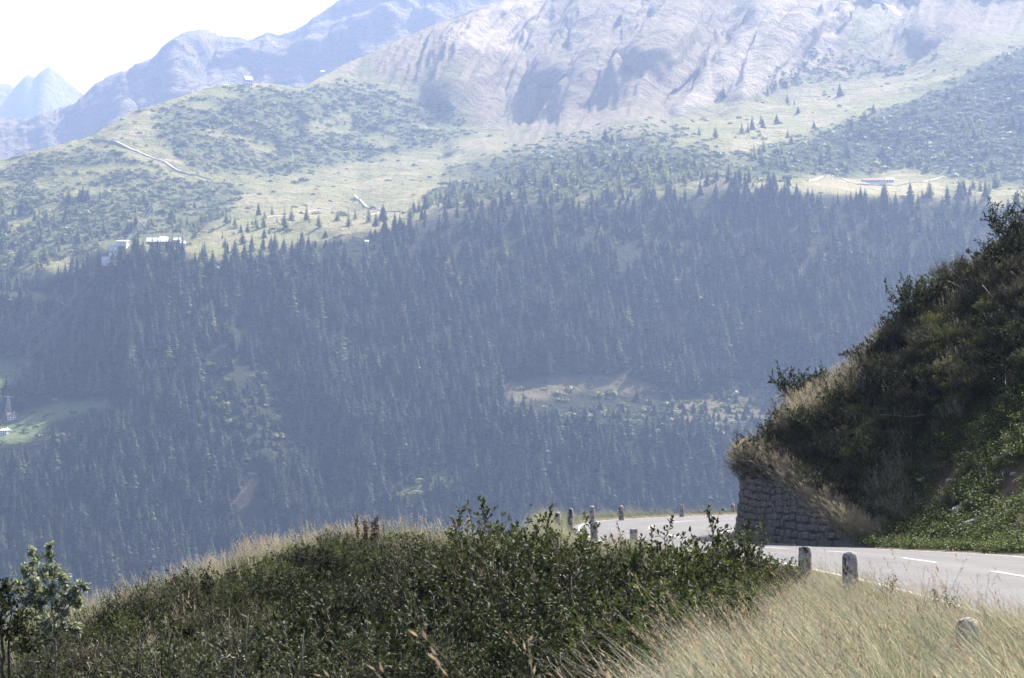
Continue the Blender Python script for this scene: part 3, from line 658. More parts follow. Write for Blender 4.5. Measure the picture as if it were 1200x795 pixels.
gcol = L(gcol, np.array([0.17, 0.125, 0.09]), scar_w(XX, YY, ZZ))
tag(obj('hillside_ground', grid_mesh('hillside_ground', PN, gcol), M['soil']), 'brown and green earth of the near roadside hillside', 'ground', kind='structure')

# road as a crowned strip with a kerbless edge
ws = [0, 0.06, 0.14, 0.22, 0.3, 0.38, 0.47, 0.5, 0.53, 0.62, 0.7, 0.78, 0.86, 0.94, 1]
RP = np.stack([np.concatenate([Ls * (1 - w) + Rs * w, road_z(Ls[:, 1:] * (1 - w) + Rs[:, 1:] * w) + 0.05 * (1 - (2 * w - 1) ** 2)], 1) for w in ws], 1)
lowL = RP[:, :1].copy(); lowL[..., 2] -= 0.3; lowR = RP[:, -1:].copy(); lowR[..., 2] -= 0.3
RP = np.concatenate([lowL, RP, lowR], 1)
h_, w_ = RP.shape[:2]; idx = np.arange(h_ * w_).reshape(h_, w_)
q = np.stack([idx[:-1, :-1], idx[:-1, 1:], idx[1:, 1:], idx[1:, :-1]], -1).reshape(-1, 4)
rme = mesh_np('road', RP.reshape(-1, 3), q, smooth=False)
wear = np.array([1.05, 1.08, 1.06, 0.86, 1.0, 0.98, 0.86, 1.04, 1.1, 1.04, 0.86, 0.98, 1.0, 0.86, 1.06, 1.1, 1.08])[:w_]
set_col(rme, np.repeat(np.broadcast_to(wear, (h_, w_)).reshape(-1, 1), 3, 1))
road = tag(obj('road', rme, M['asphalt']), 'grey asphalt mountain road curving right round the walled spur', 'road', kind='structure')
def road_pt(i, w):
    i = np.clip(i, 0, NR - 1.001); k = int(i); f = i - k
    a = RP[k, 1:-1] * (1 - f) + RP[k + 1, 1:-1] * f
    return np.array([np.interp(w, ws, a[:, c]) for c in range(3)])
def ribbon(name, ia, ib, w, half, n):
    V = []
    for i in np.linspace(ia, ib, n):
        p = road_pt(i, w); t = road_pt(i + 0.3, w) - road_pt(i - 0.3, w); s = np.array([t[1], -t[0], 0]); s /= np.linalg.norm(s)
        for k in (-1, 1): V.append(p + s * half * k + [0, 0, 0.006 if half < .1 else 0.0065])
    F_ = [(2 * i, 2 * i + 1, 2 * i + 3, 2 * i + 2) for i in range(n - 1)]
    return obj(name, mesh_np(name, V, F_, smooth=False), M['paint'], road)
ribbon('edge_line', 1, NR - 3, 0.965, 0.06, 200); ribbon('edge_line', 1, NR - 3, 0.035, 0.06, 200)
cl = np.array([road_pt(i, 0.5) for i in range(NR)]); cs = np.concatenate([[0], np.cumsum(np.linalg.norm(np.diff(cl, axis=0), axis=1))])
s0 = np.interp(35.1, cl[:60, 1], cs[:60])
for k in range(-4, 11):
    a = s0 + k * 6.8; ia, ib = np.interp([a, a + 2.7], cs, np.arange(NR)); ribbon('centre_dash', ia, ib, 0.5, 0.065, 6)

# ------------------------------------------------------------------ stone bollards along the left edge
def bollard_mesh(seed, r0, h, flat=False, n=14):
    r = np.random.default_rng(seed)
    prof = [(1.02, -0.35), (1.02, 0), (1.0, .3), (.97, .6)]
    prof += [(.95, .86), (.93, .985), (.82, 1.0), (.45, 1.005)] if flat else [(.95, .80), (.93, .87), (.84, .93), (.66, .97), (.36, .995), (.12, 1.0)]
    V = []; off = r.uniform(0, 100)
    for q_, z in prof:
        for j in range(n):
            a = 2 * math.pi * (j + .5) / n
            k = 1.0
            if flat: k = 0.90 / max(abs(math.cos(a)), abs(math.sin(a))) ** 0.8 * 0.92
            V.append((r0 * q_ * k * math.cos(a), r0 * q_ * k * math.sin(a), z * h))
    V = np.array(V); V = V * (1 + 0.05 * perlin(V * 9 + off)[:, None] * [1, 1, 0.3])
    m = len(prof); Fq = [(i * n + j, i * n + (j + 1) % n, (i + 1) * n + (j + 1) % n, (i + 1) * n + j) for i in range(m - 1) for j in range(n)]
    V = np.vstack([V, [[0, 0, prof[-1][1] * h * 1.002]]]); T = [((m - 1) * n + j, (m - 1) * n + (j + 1) % n, m * n) for j in range(n)]
    return mesh_np('bollard', V, Fq, T, True)
BOL = [bollard_mesh(s, 0.118, 0.74) for s in (3, 4, 5)]; BOLF = [bollard_mesh(s, 0.122, 0.72, True) for s in (6, 7)]
BL = [(1132, 724, 19, 0, 'round stone bollard sunk in tall dry grass with only its head showing', None), (997, 646, 29, 1, 'round-topped bollard with dark lichen stains rising from dry grass beside the road', None),
      (942, 641, 35, 3, 'squared flat-topped grey post beside the dark bush at the road edge', None),
      (743, 620, 57, 4, 'squared stone post half hidden by bushes before the road bend', 'squared posts before the bend'), (697, 612, 62, 3, 'squared stone post half hidden by bushes before the road bend', 'squared posts before the bend'),
      (653, 600, 73, 2, 'round stone bollard behind bare twigs where the bend begins', 'bollards behind the twigs'), (668, 595.5, 77, 0, 'round stone bollard behind bare twigs where the bend begins', 'bollards behind the twigs'),
      (694, 593, 81.5, 1, 'round-topped pale bollard on the grassy outer edge of the far road bend', 'bollards round the far bend'), (728.5, 592.5, 87, 2, 'round-topped pale bollard on the grassy outer edge of the far road bend', 'bollards round the far bend'),
      (799, 591, 96, 0, 'round-topped pale bollard on the grassy outer edge of the far road bend', 'bollards round the far bend'), (831, 591.5, 101, 3, 'narrow squared post on the bare road crest beside the spur wall', None),
      (858.5, 590.5, 105, 1, 'round-topped bollard on the road crest touching the outline of the stone wall', None)]
BOLP = []
for x, y, Yd, k, lab, grp in BL:
    top = pt(x, y, Yd); me = (BOL + BOLF)[k]; h = 0.74 if k < 3 else 0.72
    g = height(np.array([top[0]]), np.array([Yd]))[0]
    s = 1.0
    zb = top[2] - h
    if zb - g > 0.05: s = min(1.45, (top[2] - g) / h); zb = top[2] - h * s
    o = obj('stone_bollard' if k < 3 else 'stone_post', me, M['granite'], loc=(top[0], Yd, zb), rot=(R(random.uniform(-2, 2)), R(random.uniform(-2.5, 2.5)), random.uniform(0, 6.28) if k < 3 else R(20)), scl=(1, 1, s))
    if k >= 3 and Yd > 90: o.scale = (0.8, 0.8, s)
    if x == 942: o.rotation_euler[1] = R(3)
    if 70 < Yd < 90: o.scale[2] = min(o.scale[2], 1.05); o.location[2] = top[2] - h * o.scale[2]
    if o.location[2] > g: o.location[2] = g; o.scale[2] = (top[2] - g) / h
    tag(o, lab, 'bollard', grp); BOLP.append((top[0], Yd, zb - g, s))
print('BOLLARDS', [tuple(round(float(v), 2) for v in b) for b in BOLP])

# ------------------------------------------------------------------ retaining wall, every stone a part
wall = tag(obj('retaining_wall', None, loc=(0, 0, 0)), 'dark dry-stone retaining wall at the foot of the overgrown spur', 'wall')
def wall_at(s):
    p = np.array([np.interp(s, WS, WALL[:, 0]), np.interp(s, WS, WALL[:, 1])]); e = 0.05
    p2 = np.array([np.interp(s + e, WS, WALL[:, 0]), np.interp(s + e, WS, WALL[:, 1])]); p1 = np.array([np.interp(s - e, WS, WALL[:, 0]), np.interp(s - e, WS, WALL[:, 1])])
    t = p2 - p1; t /= np.linalg.norm(t); return p, t, np.array([-t[1], t[0]])      # third: outwards to the road
def stone_mesh(seed):
    r = np.random.default_rng(seed); g = np.array([(x, y, z) for x in (-.5, -.36, .36, .5) for y in (-.5, .5) for z in (-.5, -.34, .34, .5)], float)
    k = {}
    V = []; Fq = []
    # a cushion: front face grid 4x4 with rounded rim, open towards the wall core
    for i, z in enumerate((-.5, -.36, 0, .36, .5)):
        for j, x in enumerate((-.5, -.38, 0, .38, .5)):
            rim = (abs(x) > .49) or (abs(z) > .49); y = 0.0 if rim else (0.8 + r.uniform(-.18, .18))
            V.append((x * (1 - 0.05 * r.random()) + r.normal(0, .02), y, z * (1 - .05 * r.random()) + r.normal(0, .02)))
    for i in range(4):
        for j in range(4): Fq.append((i * 5 + j, i * 5 + j + 1, i * 5 + j + 6, i * 5 + j + 5))
    return mesh_np('wall_stone', V, Fq, smooth=False)
SM = [stone_mesh(s) for s in range(10)]
rs = np.random.default_rng(5); z = 0.0; row = 0; nst = 0
s_end = float(np.interp(73.5, WALL[:, 1], WS))
while z < 2.75:
    hc = rs.uniform(0.2, 0.27); s = rs.uniform(0, 0.3)
    while s < s_end:
        wl_ = rs.choice([rs.uniform(.2, .34), rs.uniform(.34, .62)]); m = s + wl_ / 2
        p, t, nrm = wall_at(m); hh = wall_h(p[1])
        jit = rs.normal(0, 0.012)
        if z + hc * 0.8 < hh + 0.05 and nst < 300:
            c = p + nrm * (0.0 - 0.10 * z)
            o = obj('stone', SM[rs.integers(10)], M['stone'], wall, loc=(c[0], c[1], road_z(p[1]) - 0.05 + z + hc / 2 + rs.normal(0, .022) + 0.05 * math.sin(m * 1.3 + z * 2)), rot=(rs.normal(0, .05), rs.normal(0, .06), math.atan2(t[1], t[0]) + rs.normal(0, .04)), scl=((wl_ - 0.012) * rs.uniform(.9, 1.02), 0.085 + rs.uniform(-.035, .035), (hc - 0.008) * rs.uniform(.82, 1.12))); nst += 1
        s += wl_
    z += hc
V = []; ncore = 90
for s in np.linspace(0, s_end, ncore):
    p, t, nrm = wall_at(s); hh = wall_h(p[1]); b = road_z(p[1])
    a0 = p + nrm * 0.015; a1 = p + nrm * (0.015 - 0.10 * hh); a2 = a1 - nrm * 0.7; a3 = p - nrm * 0.7
    V += [(*a0, b - 0.25), (*a1, b + hh), (*a2, b + hh), (*a3, b - 0.25)]
Fc = []
for i in range(ncore - 1):
    for j in range(4): Fc.append((i * 4 + j, i * 4 + (j + 1) % 4, (i + 1) * 4 + (j + 1) % 4, (i + 1) * 4 + j))
Fc += [(3, 2, 1, 0), tuple((ncore - 1) * 4 + j for j in range(4))]
obj('wall_core', mesh_np('wall_core', V, Fc, smooth=False), M['mortar'], wall)
print('STONES', nst)

# ------------------------------------------------------------------ plant builders
def leaf_cloud(P, Dr, size, cols, r, width=0.5, fold=0.25):
    """one bent four-sided leaf at each point"""
    n = len(P); Dr = Dr / (np.linalg.norm(Dr, axis=1)[:, None] + 1e-9)
    up = r.normal(size=(n, 3)) * 0.6 + [0, 0, 1]; sd = np.cross(Dr, up); sd /= np.linalg.norm(sd, axis=1)[:, None] + 1e-9
    nm = np.cross(sd, Dr); s = size[:, None]
    V = np.stack([P, P + Dr * s * .5 + sd * s * width * .5 + nm * s * fold * .25, P + Dr * s, P + Dr * s * .5 - sd * s * width * .5 + nm * s * fold * .25], 1)
    return V.reshape(-1, 3), np.arange(n * 4).reshape(-1, 4), np.repeat(cols, 4, 0)
def shrub(seed, rad, ht, nst, ntw, nleaf, lsize, pal, spread=1.0, bare=0.0, up=0.55):
    """unit template: (foliage mesh, stem mesh)"""
    r = np.random.default_rng(seed); mb = MB(); tw = []
    for k in range(nst):
        a = r.uniform(0, 6.283); out = rad * spread * math.sqrt(r.uniform(0.02, 1)); top = ht * r.uniform(0.55, 1.05) * (1 - 0.45 * (out / rad / spread) ** 2)
        b = np.array([r.normal(0, .08 * rad), r.normal(0, .08 * rad), -0.25]); e = np.array([out * math.cos(a), out * math.sin(a), top])
        m = b * .45 + e * .55 + [r.normal(0, .08), r.normal(0, .08), top * r.uniform(-.02, .14)]
        path = [b * (1 - t) ** 2 + 2 * t * (1 - t) * m + e * t * t for t in np.linspace(0, 1, 6)]
        path = [p + r.normal(0, 0.018, 3) for p in path]
        mb.tube(path, np.linspace(0.016, 0.004, 6) * (0.6 + ht * .4), 4)
        for j in range(ntw):
            t = r.uniform(0.25, 1.0); i = min(int(t * 5), 4); f = t * 5 - i; p = path[i] * (1 - f) + path[i + 1] * f
            d = r.normal(size=3); d[2] = abs(d[2]) * up + 0.12; d += (path[i + 1] - path[i]) * 1.5; d /= np.linalg.norm(d)
            l = r.uniform(0.12, 0.42) * (0.5 + 0.4 * ht); q = p + d * l + [0, 0, 0.03]; tw.append((p, q))
            mb.tube([p, (p + q) / 2 + r.normal(0, .012, 3), q], [0.006, 0.004, 0.002], 3)
    k = r.integers(0, len(tw), nleaf); t = r.uniform(0.2, 1.05, nleaf) ** 0.8
    if bare > 0:
        on = r.random(len(tw)) > bare; k = r.choice(np.nonzero(on)[0], nleaf)
    A = np.array([w[0] for w in tw])[k]; B = np.array([w[1] for w in tw])[k]
    P = A * (1 - t[:, None]) + B * t[:, None] + r.normal(0, 0.012, (nleaf, 3)); Dr = (B - A) / np.linalg.norm(B - A, axis=1)[:, None] + r.normal(0, .75, (nleaf, 3))
    pal = np.array(pal); c = pal[r.integers(0, len(pal), nleaf)] * r.uniform(.7, 1.3, (nleaf, 1))
    V, Q, C = leaf_cloud(P, Dr, lsize * r.uniform(.7, 1.3, nleaf), c, r)
    fm = mesh_np('shrub_foliage', V, Q, smooth=False); set_col(fm, C); sm = mb.mesh('shrub_stems', True)
    return fm, sm
OL = [(0.036, 0.0448, 0.0144), (0.0464, 0.056, 0.0176), (0.0272, 0.0344, 0.012), (0.072, 0.0768, 0.0272)]
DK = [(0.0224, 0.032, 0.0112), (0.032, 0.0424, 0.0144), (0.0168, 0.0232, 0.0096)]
GR = [(0.10, 0.13, 0.035), (0.08, 0.11, 0.03), (0.13, 0.15, 0.045), (0.06, 0.085, 0.026)]
BR = [(0.068, 0.0561, 0.0323), (0.051, 0.0442, 0.0255), (0.0408, 0.0408, 0.0213), (0.0935, 0.0723, 0.0425)]
SPU = [(0.1987, 0.1987, 0.0778), (0.1469, 0.159, 0.0588), (0.2506, 0.2246, 0.1037), (0.121, 0.114, 0.0553), (0.1037, 0.1244, 0.0484)]
GRY = [(0.0467, 0.0578, 0.0289), (0.0595, 0.0697, 0.0357), (0.0357, 0.0442, 0.0221), (0.0935, 0.102, 0.0595)]
SH = {'willow': [shrub(31, 0.95, 1.5, 24, 12, 4400, 0.068, OL + GR[1:2]), shrub(32, 0.85, 1.7, 22, 13, 4400, 0.068, OL + GR[:1])],
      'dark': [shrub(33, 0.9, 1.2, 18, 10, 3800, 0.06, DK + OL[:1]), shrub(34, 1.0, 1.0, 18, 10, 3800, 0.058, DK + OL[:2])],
      'green': [shrub(35, 0.85, 1.1, 22, 10, 3600, 0.052, GR + OL[:2])],
      'twiggy': [shrub(36, 0.95, 1.7, 20, 11, 2800, 0.05, OL, 1.0, 0.25), shrub(37, 1.0, 1.9, 16, 12, 2800, 0.05, OL, 1.1, 0.25)],
      'heath': [shrub(38, 0.7, 0.55, 40, 9, 4200, 0.026, BR[:2] + DK + OL[:2], 1, 0, 1.2), shrub(39, 0.75, 0.5, 40, 9, 4200, 0.024, OL + BR[:2], 1, 0, 1.2)],
      'spur': [shrub(41, 0.85, 0.75, 26, 10, 4200, 0.042, SPU), shrub(42, 0.8, 0.95, 24, 10, 4200, 0.045, SPU + GR[:1])],
      'grey': [shrub(40, 0.8, 1.0, 22, 10, 3400, 0.042, GRY)]}
PROTO = {}
def add_shrub(kind, var, X, Y, s, label, group, zoff=0.0, sz=None, name=None):
    z = float(height(np.array([X]), np.array([Y]))[0]) - 0.02 + zoff
    e = obj(name or {'heath': 'heath_shrub'}.get(kind, 'shrub'), None, loc=(X, Y, z), rot=(R(random.uniform(-5, 5)), R(random.uniform(-5, 5)), random.uniform(0, 6.28)), scl=(s, s, sz or s))
    f, st = SH[kind][var % len(SH[kind])]
    obj('foliage', f, M['glossleaf'] if kind in ('willow', 'green', 'grey') else M['leaf'], e); obj('stems', st, M['bark'], e)
    tag(e, label, 'shrub', group); return e

# ------------------------------------------------------------------ shrubs of the bank below the verge
rb = np.random.default_rng(77)
def top_shrub(kind, var, x, ytop, Yd, label, group, hmul, smin=0.4, smax=2.6):
    """a shrub standing at distance Yd whose top reaches the row ytop"""
    p = pt(x, ytop, Yd); g = float(height(np.array([p[0]]), np.array([Yd]))[0]); h = (p[2] - g) * 1.12
    s = float(np.clip(h / hmul, smin, smax)); return add_shrub(kind, var, p[0], Yd, s, label, group)
WL = 'dense olive-green willow bush on the bank below the grass verge'; TL = 'twiggy half-bare bush with pale stems topping the bank thicket'
DLb = 'low dark leafy bush in the shadowed hollow of the bank'; GL = 'bright green leafy bush beside the tall dry grass'
for x, y, Yd, k in ((845, 627, 33.5, 0), (880, 634, 33.5, 1), (908, 650, 32.5, 0), (805, 641, 32, 1), (770, 658, 36, 0), (735, 648, 40, 1), (870, 655, 30, 0), (825, 655, 29.5, 1), (700, 645, 36, 0), (660, 632, 34, 1), (625, 618, 33, 0), (560, 628, 32, 1), (590, 614, 34, 0), (520, 622, 35, 0), (925, 668, 31, 1), (890, 672, 29, 0), (775, 668, 30, 1)):
    top_shrub('willow', k, x, y, Yd, WL, 'willow bushes beside the road', 1.5)
for x, y, Yd, k in ((640, 600, 31, 0), (545, 620, 30, 1), (600, 622, 28, 0), (690, 636, 33, 1), (500, 618, 33, 0), (565, 655, 26, 1), (655, 640, 27.5, 0)):
    top_shrub('twiggy', k, x, y, Yd, TL, 'twiggy bushes on the bank', 1.95)
for x, y, Yd, k in ((600, 655, 29, 0), (660, 662, 29, 1), (720, 668, 29, 0), (765, 690, 27, 1), (700, 715, 25, 0), (640, 705, 25.5, 1), (580, 705, 25.5, 0), (520, 675, 29, 1), (480, 650, 34, 0), (450, 690, 29, 1), (540, 740, 23, 0), (480, 735, 24, 1),
                    (420, 722, 25, 0), (610, 745, 22.5, 1), (680, 752, 22, 0), (400, 668, 33, 1), (360, 700, 29, 0), (310, 725, 26, 1), (740, 728, 24.5, 1), (440, 765, 21.5, 0), (370, 758, 22, 1), (520, 775, 20.5, 1), (585, 780, 20.5, 0), (650, 785, 20, 1)):
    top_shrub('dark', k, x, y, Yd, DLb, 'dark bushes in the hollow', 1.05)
for x, y, Yd, k in ((800, 692, 25.5, 0), (760, 712, 23.5, 0), (840, 690, 27, 0), (880, 690, 28.5, 0), (720, 742, 22, 0)):
    top_shrub('green', k, x, y, Yd, GL, 'green bushes beside the dry grass', 1.05)
GYL = 'grey-green leafy bush low on the near bank below the mound'
for x, y, Yd, k in ((440, 735, 22.5, 0), (330, 755, 22, 0), (260, 752, 23, 0), (180, 750, 24, 0), (395, 775, 20.5, 0), (240, 775, 21, 0), (490, 760, 21, 0), (120, 762, 23.5, 0), (300, 785, 20, 0), (560, 715, 24, 0)):
    top_shrub('grey', k, x, y, Yd, GYL, 'grey-green bushes of the near bank', 1.0)
HLb = 'low brown-green heath clump on the sloping mound'
for k in range(26):
    x = 110 + 13 * k + rb.uniform(-8, 8); ridge = np.interp(x, [60, 100, 200, 300, 400, 520], [755, 735, 698, 655, 622, 622]); y = ridge + rb.uniform(34, 34 + 0.75 * max(795 - ridge - 40, 10))
    h = hit_ground(x, y, 14)
    if h is not None and h[1] < 50: add_shrub('dark' if k % 3 else 'green', k, h[0], h[1], rb.uniform(0.45, 0.75), 'small dark green bush nestled in the heath of the mound', 'small bushes on the mound')
for k in range(34):
    x = rb.uniform(60, 480); yy = rb.uniform(0, 1); ridge = np.interp(x, [60, 100, 200, 300, 400, 520], [755, 735, 698, 655, 622, 622]); y = ridge + 6 + yy * (795 - ridge)
    h = hit_ground(x, min(y + 14, 830), 14)
    if h is None or h[1] > 60: continue
    add_shrub('heath', 1 if k % 4 else 0, h[0], h[1], rb.uniform(0.7, 1.25), HLb, 'heath clumps on the mound')
BRL = 'brownish bare-twigged bush on the skyline of the mound'
for x, y, Yd in ((190, 690, 34), (165, 704, 33.5), (215, 686, 35), (130, 715, 32), (230, 690, 33)):
    top_shrub('twiggy', 0, x, y, Yd, BRL, 'brown bushes on the mound skyline', 1.75, 0.25)

# ------------------------------------------------------------------ shrubs of the spur right of the road
SL = 'dense dark green shrub covering the steep spur above the wall'; SB = 'low brown heath clump on the steep spur'; SGn = 'bright green leafy shrub among the dark spur growth'
crestR = [(862, 535), (875, 505), (905, 478), (935, 447), (970, 425), (1005, 415), (1025, 380), (1050, 345), (1075, 325), (1105, 305), (1140, 275), (1170, 255), (1200, 237), (1260, 200)]
cRx = [p[0] for p in crestR]; cRy = [p[1] for p in crestR]
cnt = 0
for k in range(260):
    x = rb.uniform(872, 1240); cyy = np.interp(x, cRx, cRy); low = np.interp(x, [872, 985, 1060, 1200, 1240], [535, 575, 480, 430, 420])
    if low < cyy + 12: continue
    y = rb.uniform(cyy + 26, low + 25); h = hit_ground(x, y, 45)
    if h is None or h[1] > 125: continue
    kk = rb.choice(['dark', 'spur', 'heath', 'green', 'twiggy'], p=[0.14, 0.44, 0.24, 0.12, 0.06])
    s = rb.uniform(0.65, 1.15) * (1.25 if kk == 'heath' else 0.95 if kk == 'dark' else 0.72)
    add_shrub(kk, int(rb.integers(2)), h[0], h[1], s, SB if kk == 'heath' else 'low olive-brown scrubby shrub on the steep spur above the wall' if kk == 'spur' else SGn if kk == 'green' else SL if kk == 'dark' else 'twiggy half-bare shrub on the steep spur above the wall', 'shrubs on the spur'); cnt += 1
for x, y, kk in ((930, 455, 'dark'), (905, 492, 'dark'), (955, 432, 'willow'), (975, 440, 'dark'), (1068, 332, 'dark'), (1090, 322, 'willow'), (1045, 362, 'dark'), (1145, 280, 'twiggy'), (1170, 268, 'dark'), (1190, 256, 'willow'), (1120, 305, 'dark'), (1015, 410, 'dark'), (890, 520, 'dark')):
    h = hit_ground(x, y + 24, 45)
    if h is None: continue
    add_shrub(kk, int(rb.integers(2)), h[0], h[1], rb.uniform(0.8, 1.1), 'taller shrub breaking the skyline of the steep spur', 'skyline shrubs of the spur'); cnt += 1
for x, y, kk, sc2 in ((938, 452, 'dark', 1.35), (962, 440, 'dark', 1.3), (912, 480, 'dark', 1.2), (1072, 345, 'dark', 1.3), (1092, 338, 'willow', 1.0), (1185, 262, 'dark', 1.4)):
    h = hit_ground(x, y + 26, 45)
    if h is not None: add_shrub(kk, 0, h[0], h[1], sc2, 'big rounded dark bush bulging from the outline of the spur', 'big bushes on the spur outline'); cnt += 1
print('SPUR SHRUBS', cnt)

# ------------------------------------------------------------------ grasses
def grass_clump(seed, n, ht, spread, lean, pal, w=0.006, heads=0.0, bend=0.35, headcol=(0.4, 0.31, 0.19)):
    r = np.random.default_rng(seed); V = []; Q = []; T = []; C = []
    pal = np.array(pal)
    for k in range(n):
        b = np.array([r.normal(0, spread), r.normal(0, spread), -0.04]); h = ht * r.uniform(.55, 1.1)
        ln = np.array([lean + r.normal(0, .26), r.normal(0, .28)]) * h; a = r.uniform(0, 6.28); sd = np.array([math.cos(a), math.sin(a), 0]) * w * r.uniform(.7, 1.3)
        c0 = pal[r.integers(len(pal))] * r.uniform(.8, 1.25); m = len(V); seg = 4
        for i in range(seg + 1):
            t = i / seg; p = b + np.array([ln[0] * (t * (1 - bend) + bend * t * t), ln[1] * (t * (1 - bend) + bend * t * t), h * (t - 0.18 * bend * t * t)])
            ww = sd * (1 - 0.8 * t)
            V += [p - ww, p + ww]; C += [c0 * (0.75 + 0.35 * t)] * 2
        Q += [(m + 2 * i, m + 2 * i + 1, m + 2 * i + 3, m + 2 * i + 2) for i in range(seg)]
        if r.random() < heads:
            tip = p; d = np.array([ln[0], ln[1], h]); d /= np.linalg.norm(d)
            for j in range(7):
                q0 = tip - d * (0.02 * j) * (0.6 + ht * .4) + r.normal(0, .007, 3); e = d + r.normal(0, .25, 3); e /= np.linalg.norm(e); s2 = np.cross(e, r.normal(size=3)); s2 /= np.linalg.norm(s2)
                m = len(V); V += [q0, q0 + e * .014 + s2 * .004, q0 + e * .034, q0 + e * .014 - s2 * .004]; Q.append((m, m + 1, m + 2, m + 3)); C += [np.array(headcol) * r.uniform(.75, 1.25)] * 4
    me = mesh_np('grass_clump', np.array(V), np.array(Q), smooth=False); set_col(me, np.array(C)); return me
DRY = [(0.28, 0.265, 0.20), (0.35, 0.33, 0.26), (0.235, 0.215, 0.16), (0.20, 0.20, 0.14)]
GRN = [(0.125, 0.165, 0.085), (0.16, 0.195, 0.105), (0.095, 0.125, 0.062), (0.21, 0.22, 0.14)]
DG = [(0.0382, 0.0553, 0.0187), (0.051, 0.068, 0.0229), (0.068, 0.085, 0.0298)]
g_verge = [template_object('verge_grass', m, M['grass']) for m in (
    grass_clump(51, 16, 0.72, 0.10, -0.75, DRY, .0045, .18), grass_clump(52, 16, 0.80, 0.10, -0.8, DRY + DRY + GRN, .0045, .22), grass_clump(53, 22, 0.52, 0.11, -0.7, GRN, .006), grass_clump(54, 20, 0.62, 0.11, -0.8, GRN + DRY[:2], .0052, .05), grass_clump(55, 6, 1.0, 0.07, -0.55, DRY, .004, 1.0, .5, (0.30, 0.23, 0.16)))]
g_mound = [template_object('mound_grass', m, M['grass']) for m in (
    grass_clump(61, 30, 0.55, 0.11, -0.2, DG + GRN[:2], .006), grass_clump(62, 26, 0.6, 0.10, -0.22, DRY + GRN, .005, .5), grass_clump(63, 34, 0.38, 0.12, -0.15, DG, .007), grass_clump(64, 22, 0.7, 0.10, -0.25, DRY, .0045, .8, .35, (0.42, 0.35, 0.28)))]
def herb(seed, pal, n=70, rad=.28, ht=.25, ls=.06):
    r = np.random.default_rng(seed); P = np.stack([r.normal(0, rad * .5, n), r.normal(0, rad * .5, n), ht * r.uniform(.05, 1, n)], 1); Dr = r.normal(size=(n, 3)); Dr[:, 2] = np.abs(Dr[:, 2]) * .4
    pal = np.array(pal); V, Q, C = leaf_cloud(P, Dr, ls * r.uniform(.6, 1.3, n), pal[r.integers(0, len(pal), n)] * r.uniform(.75, 1.25, (n, 1)), r, .7)
    me = mesh_np('herb', V, Q, smooth=False); set_col(me, C); return me
g_herb = [template_object('herb', m, M['leaf']) for m in (herb(71, GR), herb(72, GR + DG), herb(73, BR + OL), herb(74, OL + DK))]

def place(name, X, Y, idx, temps, s, label, cat, tilt=0.12, spin=0.6, full=False):
    n = len(X); Z = height(X, Y) - 0.01
    rot = np.stack([rng.normal(0, tilt, n), rng.normal(0, tilt, n), rng.uniform(0, 6.28, n) if full else rng.normal(0, spin, n)], 1)
    scatter(name, np.stack([X, Y, Z], 1), rot, np.stack([s, s, s * rng.uniform(.85, 1.15, n)], 1), idx, temps, label, cat)
# tall dry grass of the verge
n = 34000; X = rng.uniform(-3.5, 7, n); Y = 5.5 + 33 * rng.random(n) ** 0.8
edgeL = np.interp(Y, [5, 12, 20, 27, 33, 38], [-0.6, 0.9, 2.0, 3.6, 4.9, 5.3]) + 0.35 * fbm(np.stack([Y / 2, Y * 0, Y * 0 + 3], -1), 3)
le = np.interp(Y, Ls[:, 1][:60], Ls[:, 0][:60]); ok = (X > edgeL) & (X < le + 0.06 - 0.2 * rng.random(n)) & (X / Y < 0.34) & (X / Y > -0.09)
X, Y, le = X[ok], Y[ok], le[ok]
pat = fbm(np.stack([X / 0.9, Y / 1.8, X * 0], -1), 3); greenp = np.clip(0.58 + 1.6 * pat, 0.08, 0.95)
ssz_pat = 1 + 0.35 * fbm(np.stack([X / 0.5, Y / 0.8, X * 0 + 6], -1), 2)
u = rng.random(len(X)); idx = np.where(u < greenp, rng.choice([2, 3, 3], len(X)), rng.choice([0, 1, 1], len(X))); idx = np.where(rng.random(len(X)) < 0.05, 4, idx)
ssz = ssz_pat * rng.uniform(.75, 1.2, len(X)) * (0.85 + 0.15 * sstep(0.0, 1.0, le - X))
ssz *= np.interp(Y, [8, 18, 26, 36], [1, .95, .68, .55]) * np.where((np.abs(X / Y - 0.229) < 0.016) & (Y > 9) & (Y < 19.4), 0.6, 1)
sel = rng.random(len(X)) < np.clip(14 / Y, 0.25, 1) ** 0.5
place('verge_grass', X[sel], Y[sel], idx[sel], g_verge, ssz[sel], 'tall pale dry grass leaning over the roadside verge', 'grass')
# short strip of grass between bollards and road, and round the far bend
n = 7000; k = rng.integers(20, NR - 12, n); f = rng.random(n)[:, None]; base = Ls[k] * (1 - f) + Ls[k + 1] * f; tdir = Ls[k + 1] - Ls[k]; tdir /= np.linalg.norm(tdir, axis=1)[:, None]; off = rng.uniform(0.12, 3.0, n) ** 1.0
B2 = base + np.stack([-tdir[:, 1], tdir[:, 0]], 1) * off[:, None]
ok = (B2[:, 1] > 33) & ~((B2[:, 1] > 97) & (rng.random(n) < 0.75))
place('roadside_grass', B2[ok, 0], B2[ok, 1], rng.choice([0, 2, 3, 1], ok.sum()), g_verge, rng.uniform(.35, .75, ok.sum()) * (1 + 0.6 * sstep(60, 68, B2[ok, 1]) * sstep(88, 82, B2[ok, 1])) * (0.45 + 0.55 * sstep(.1, 1.0, off[ok])), 'short dry grass fringe along the outer edge of the road', 'grass')
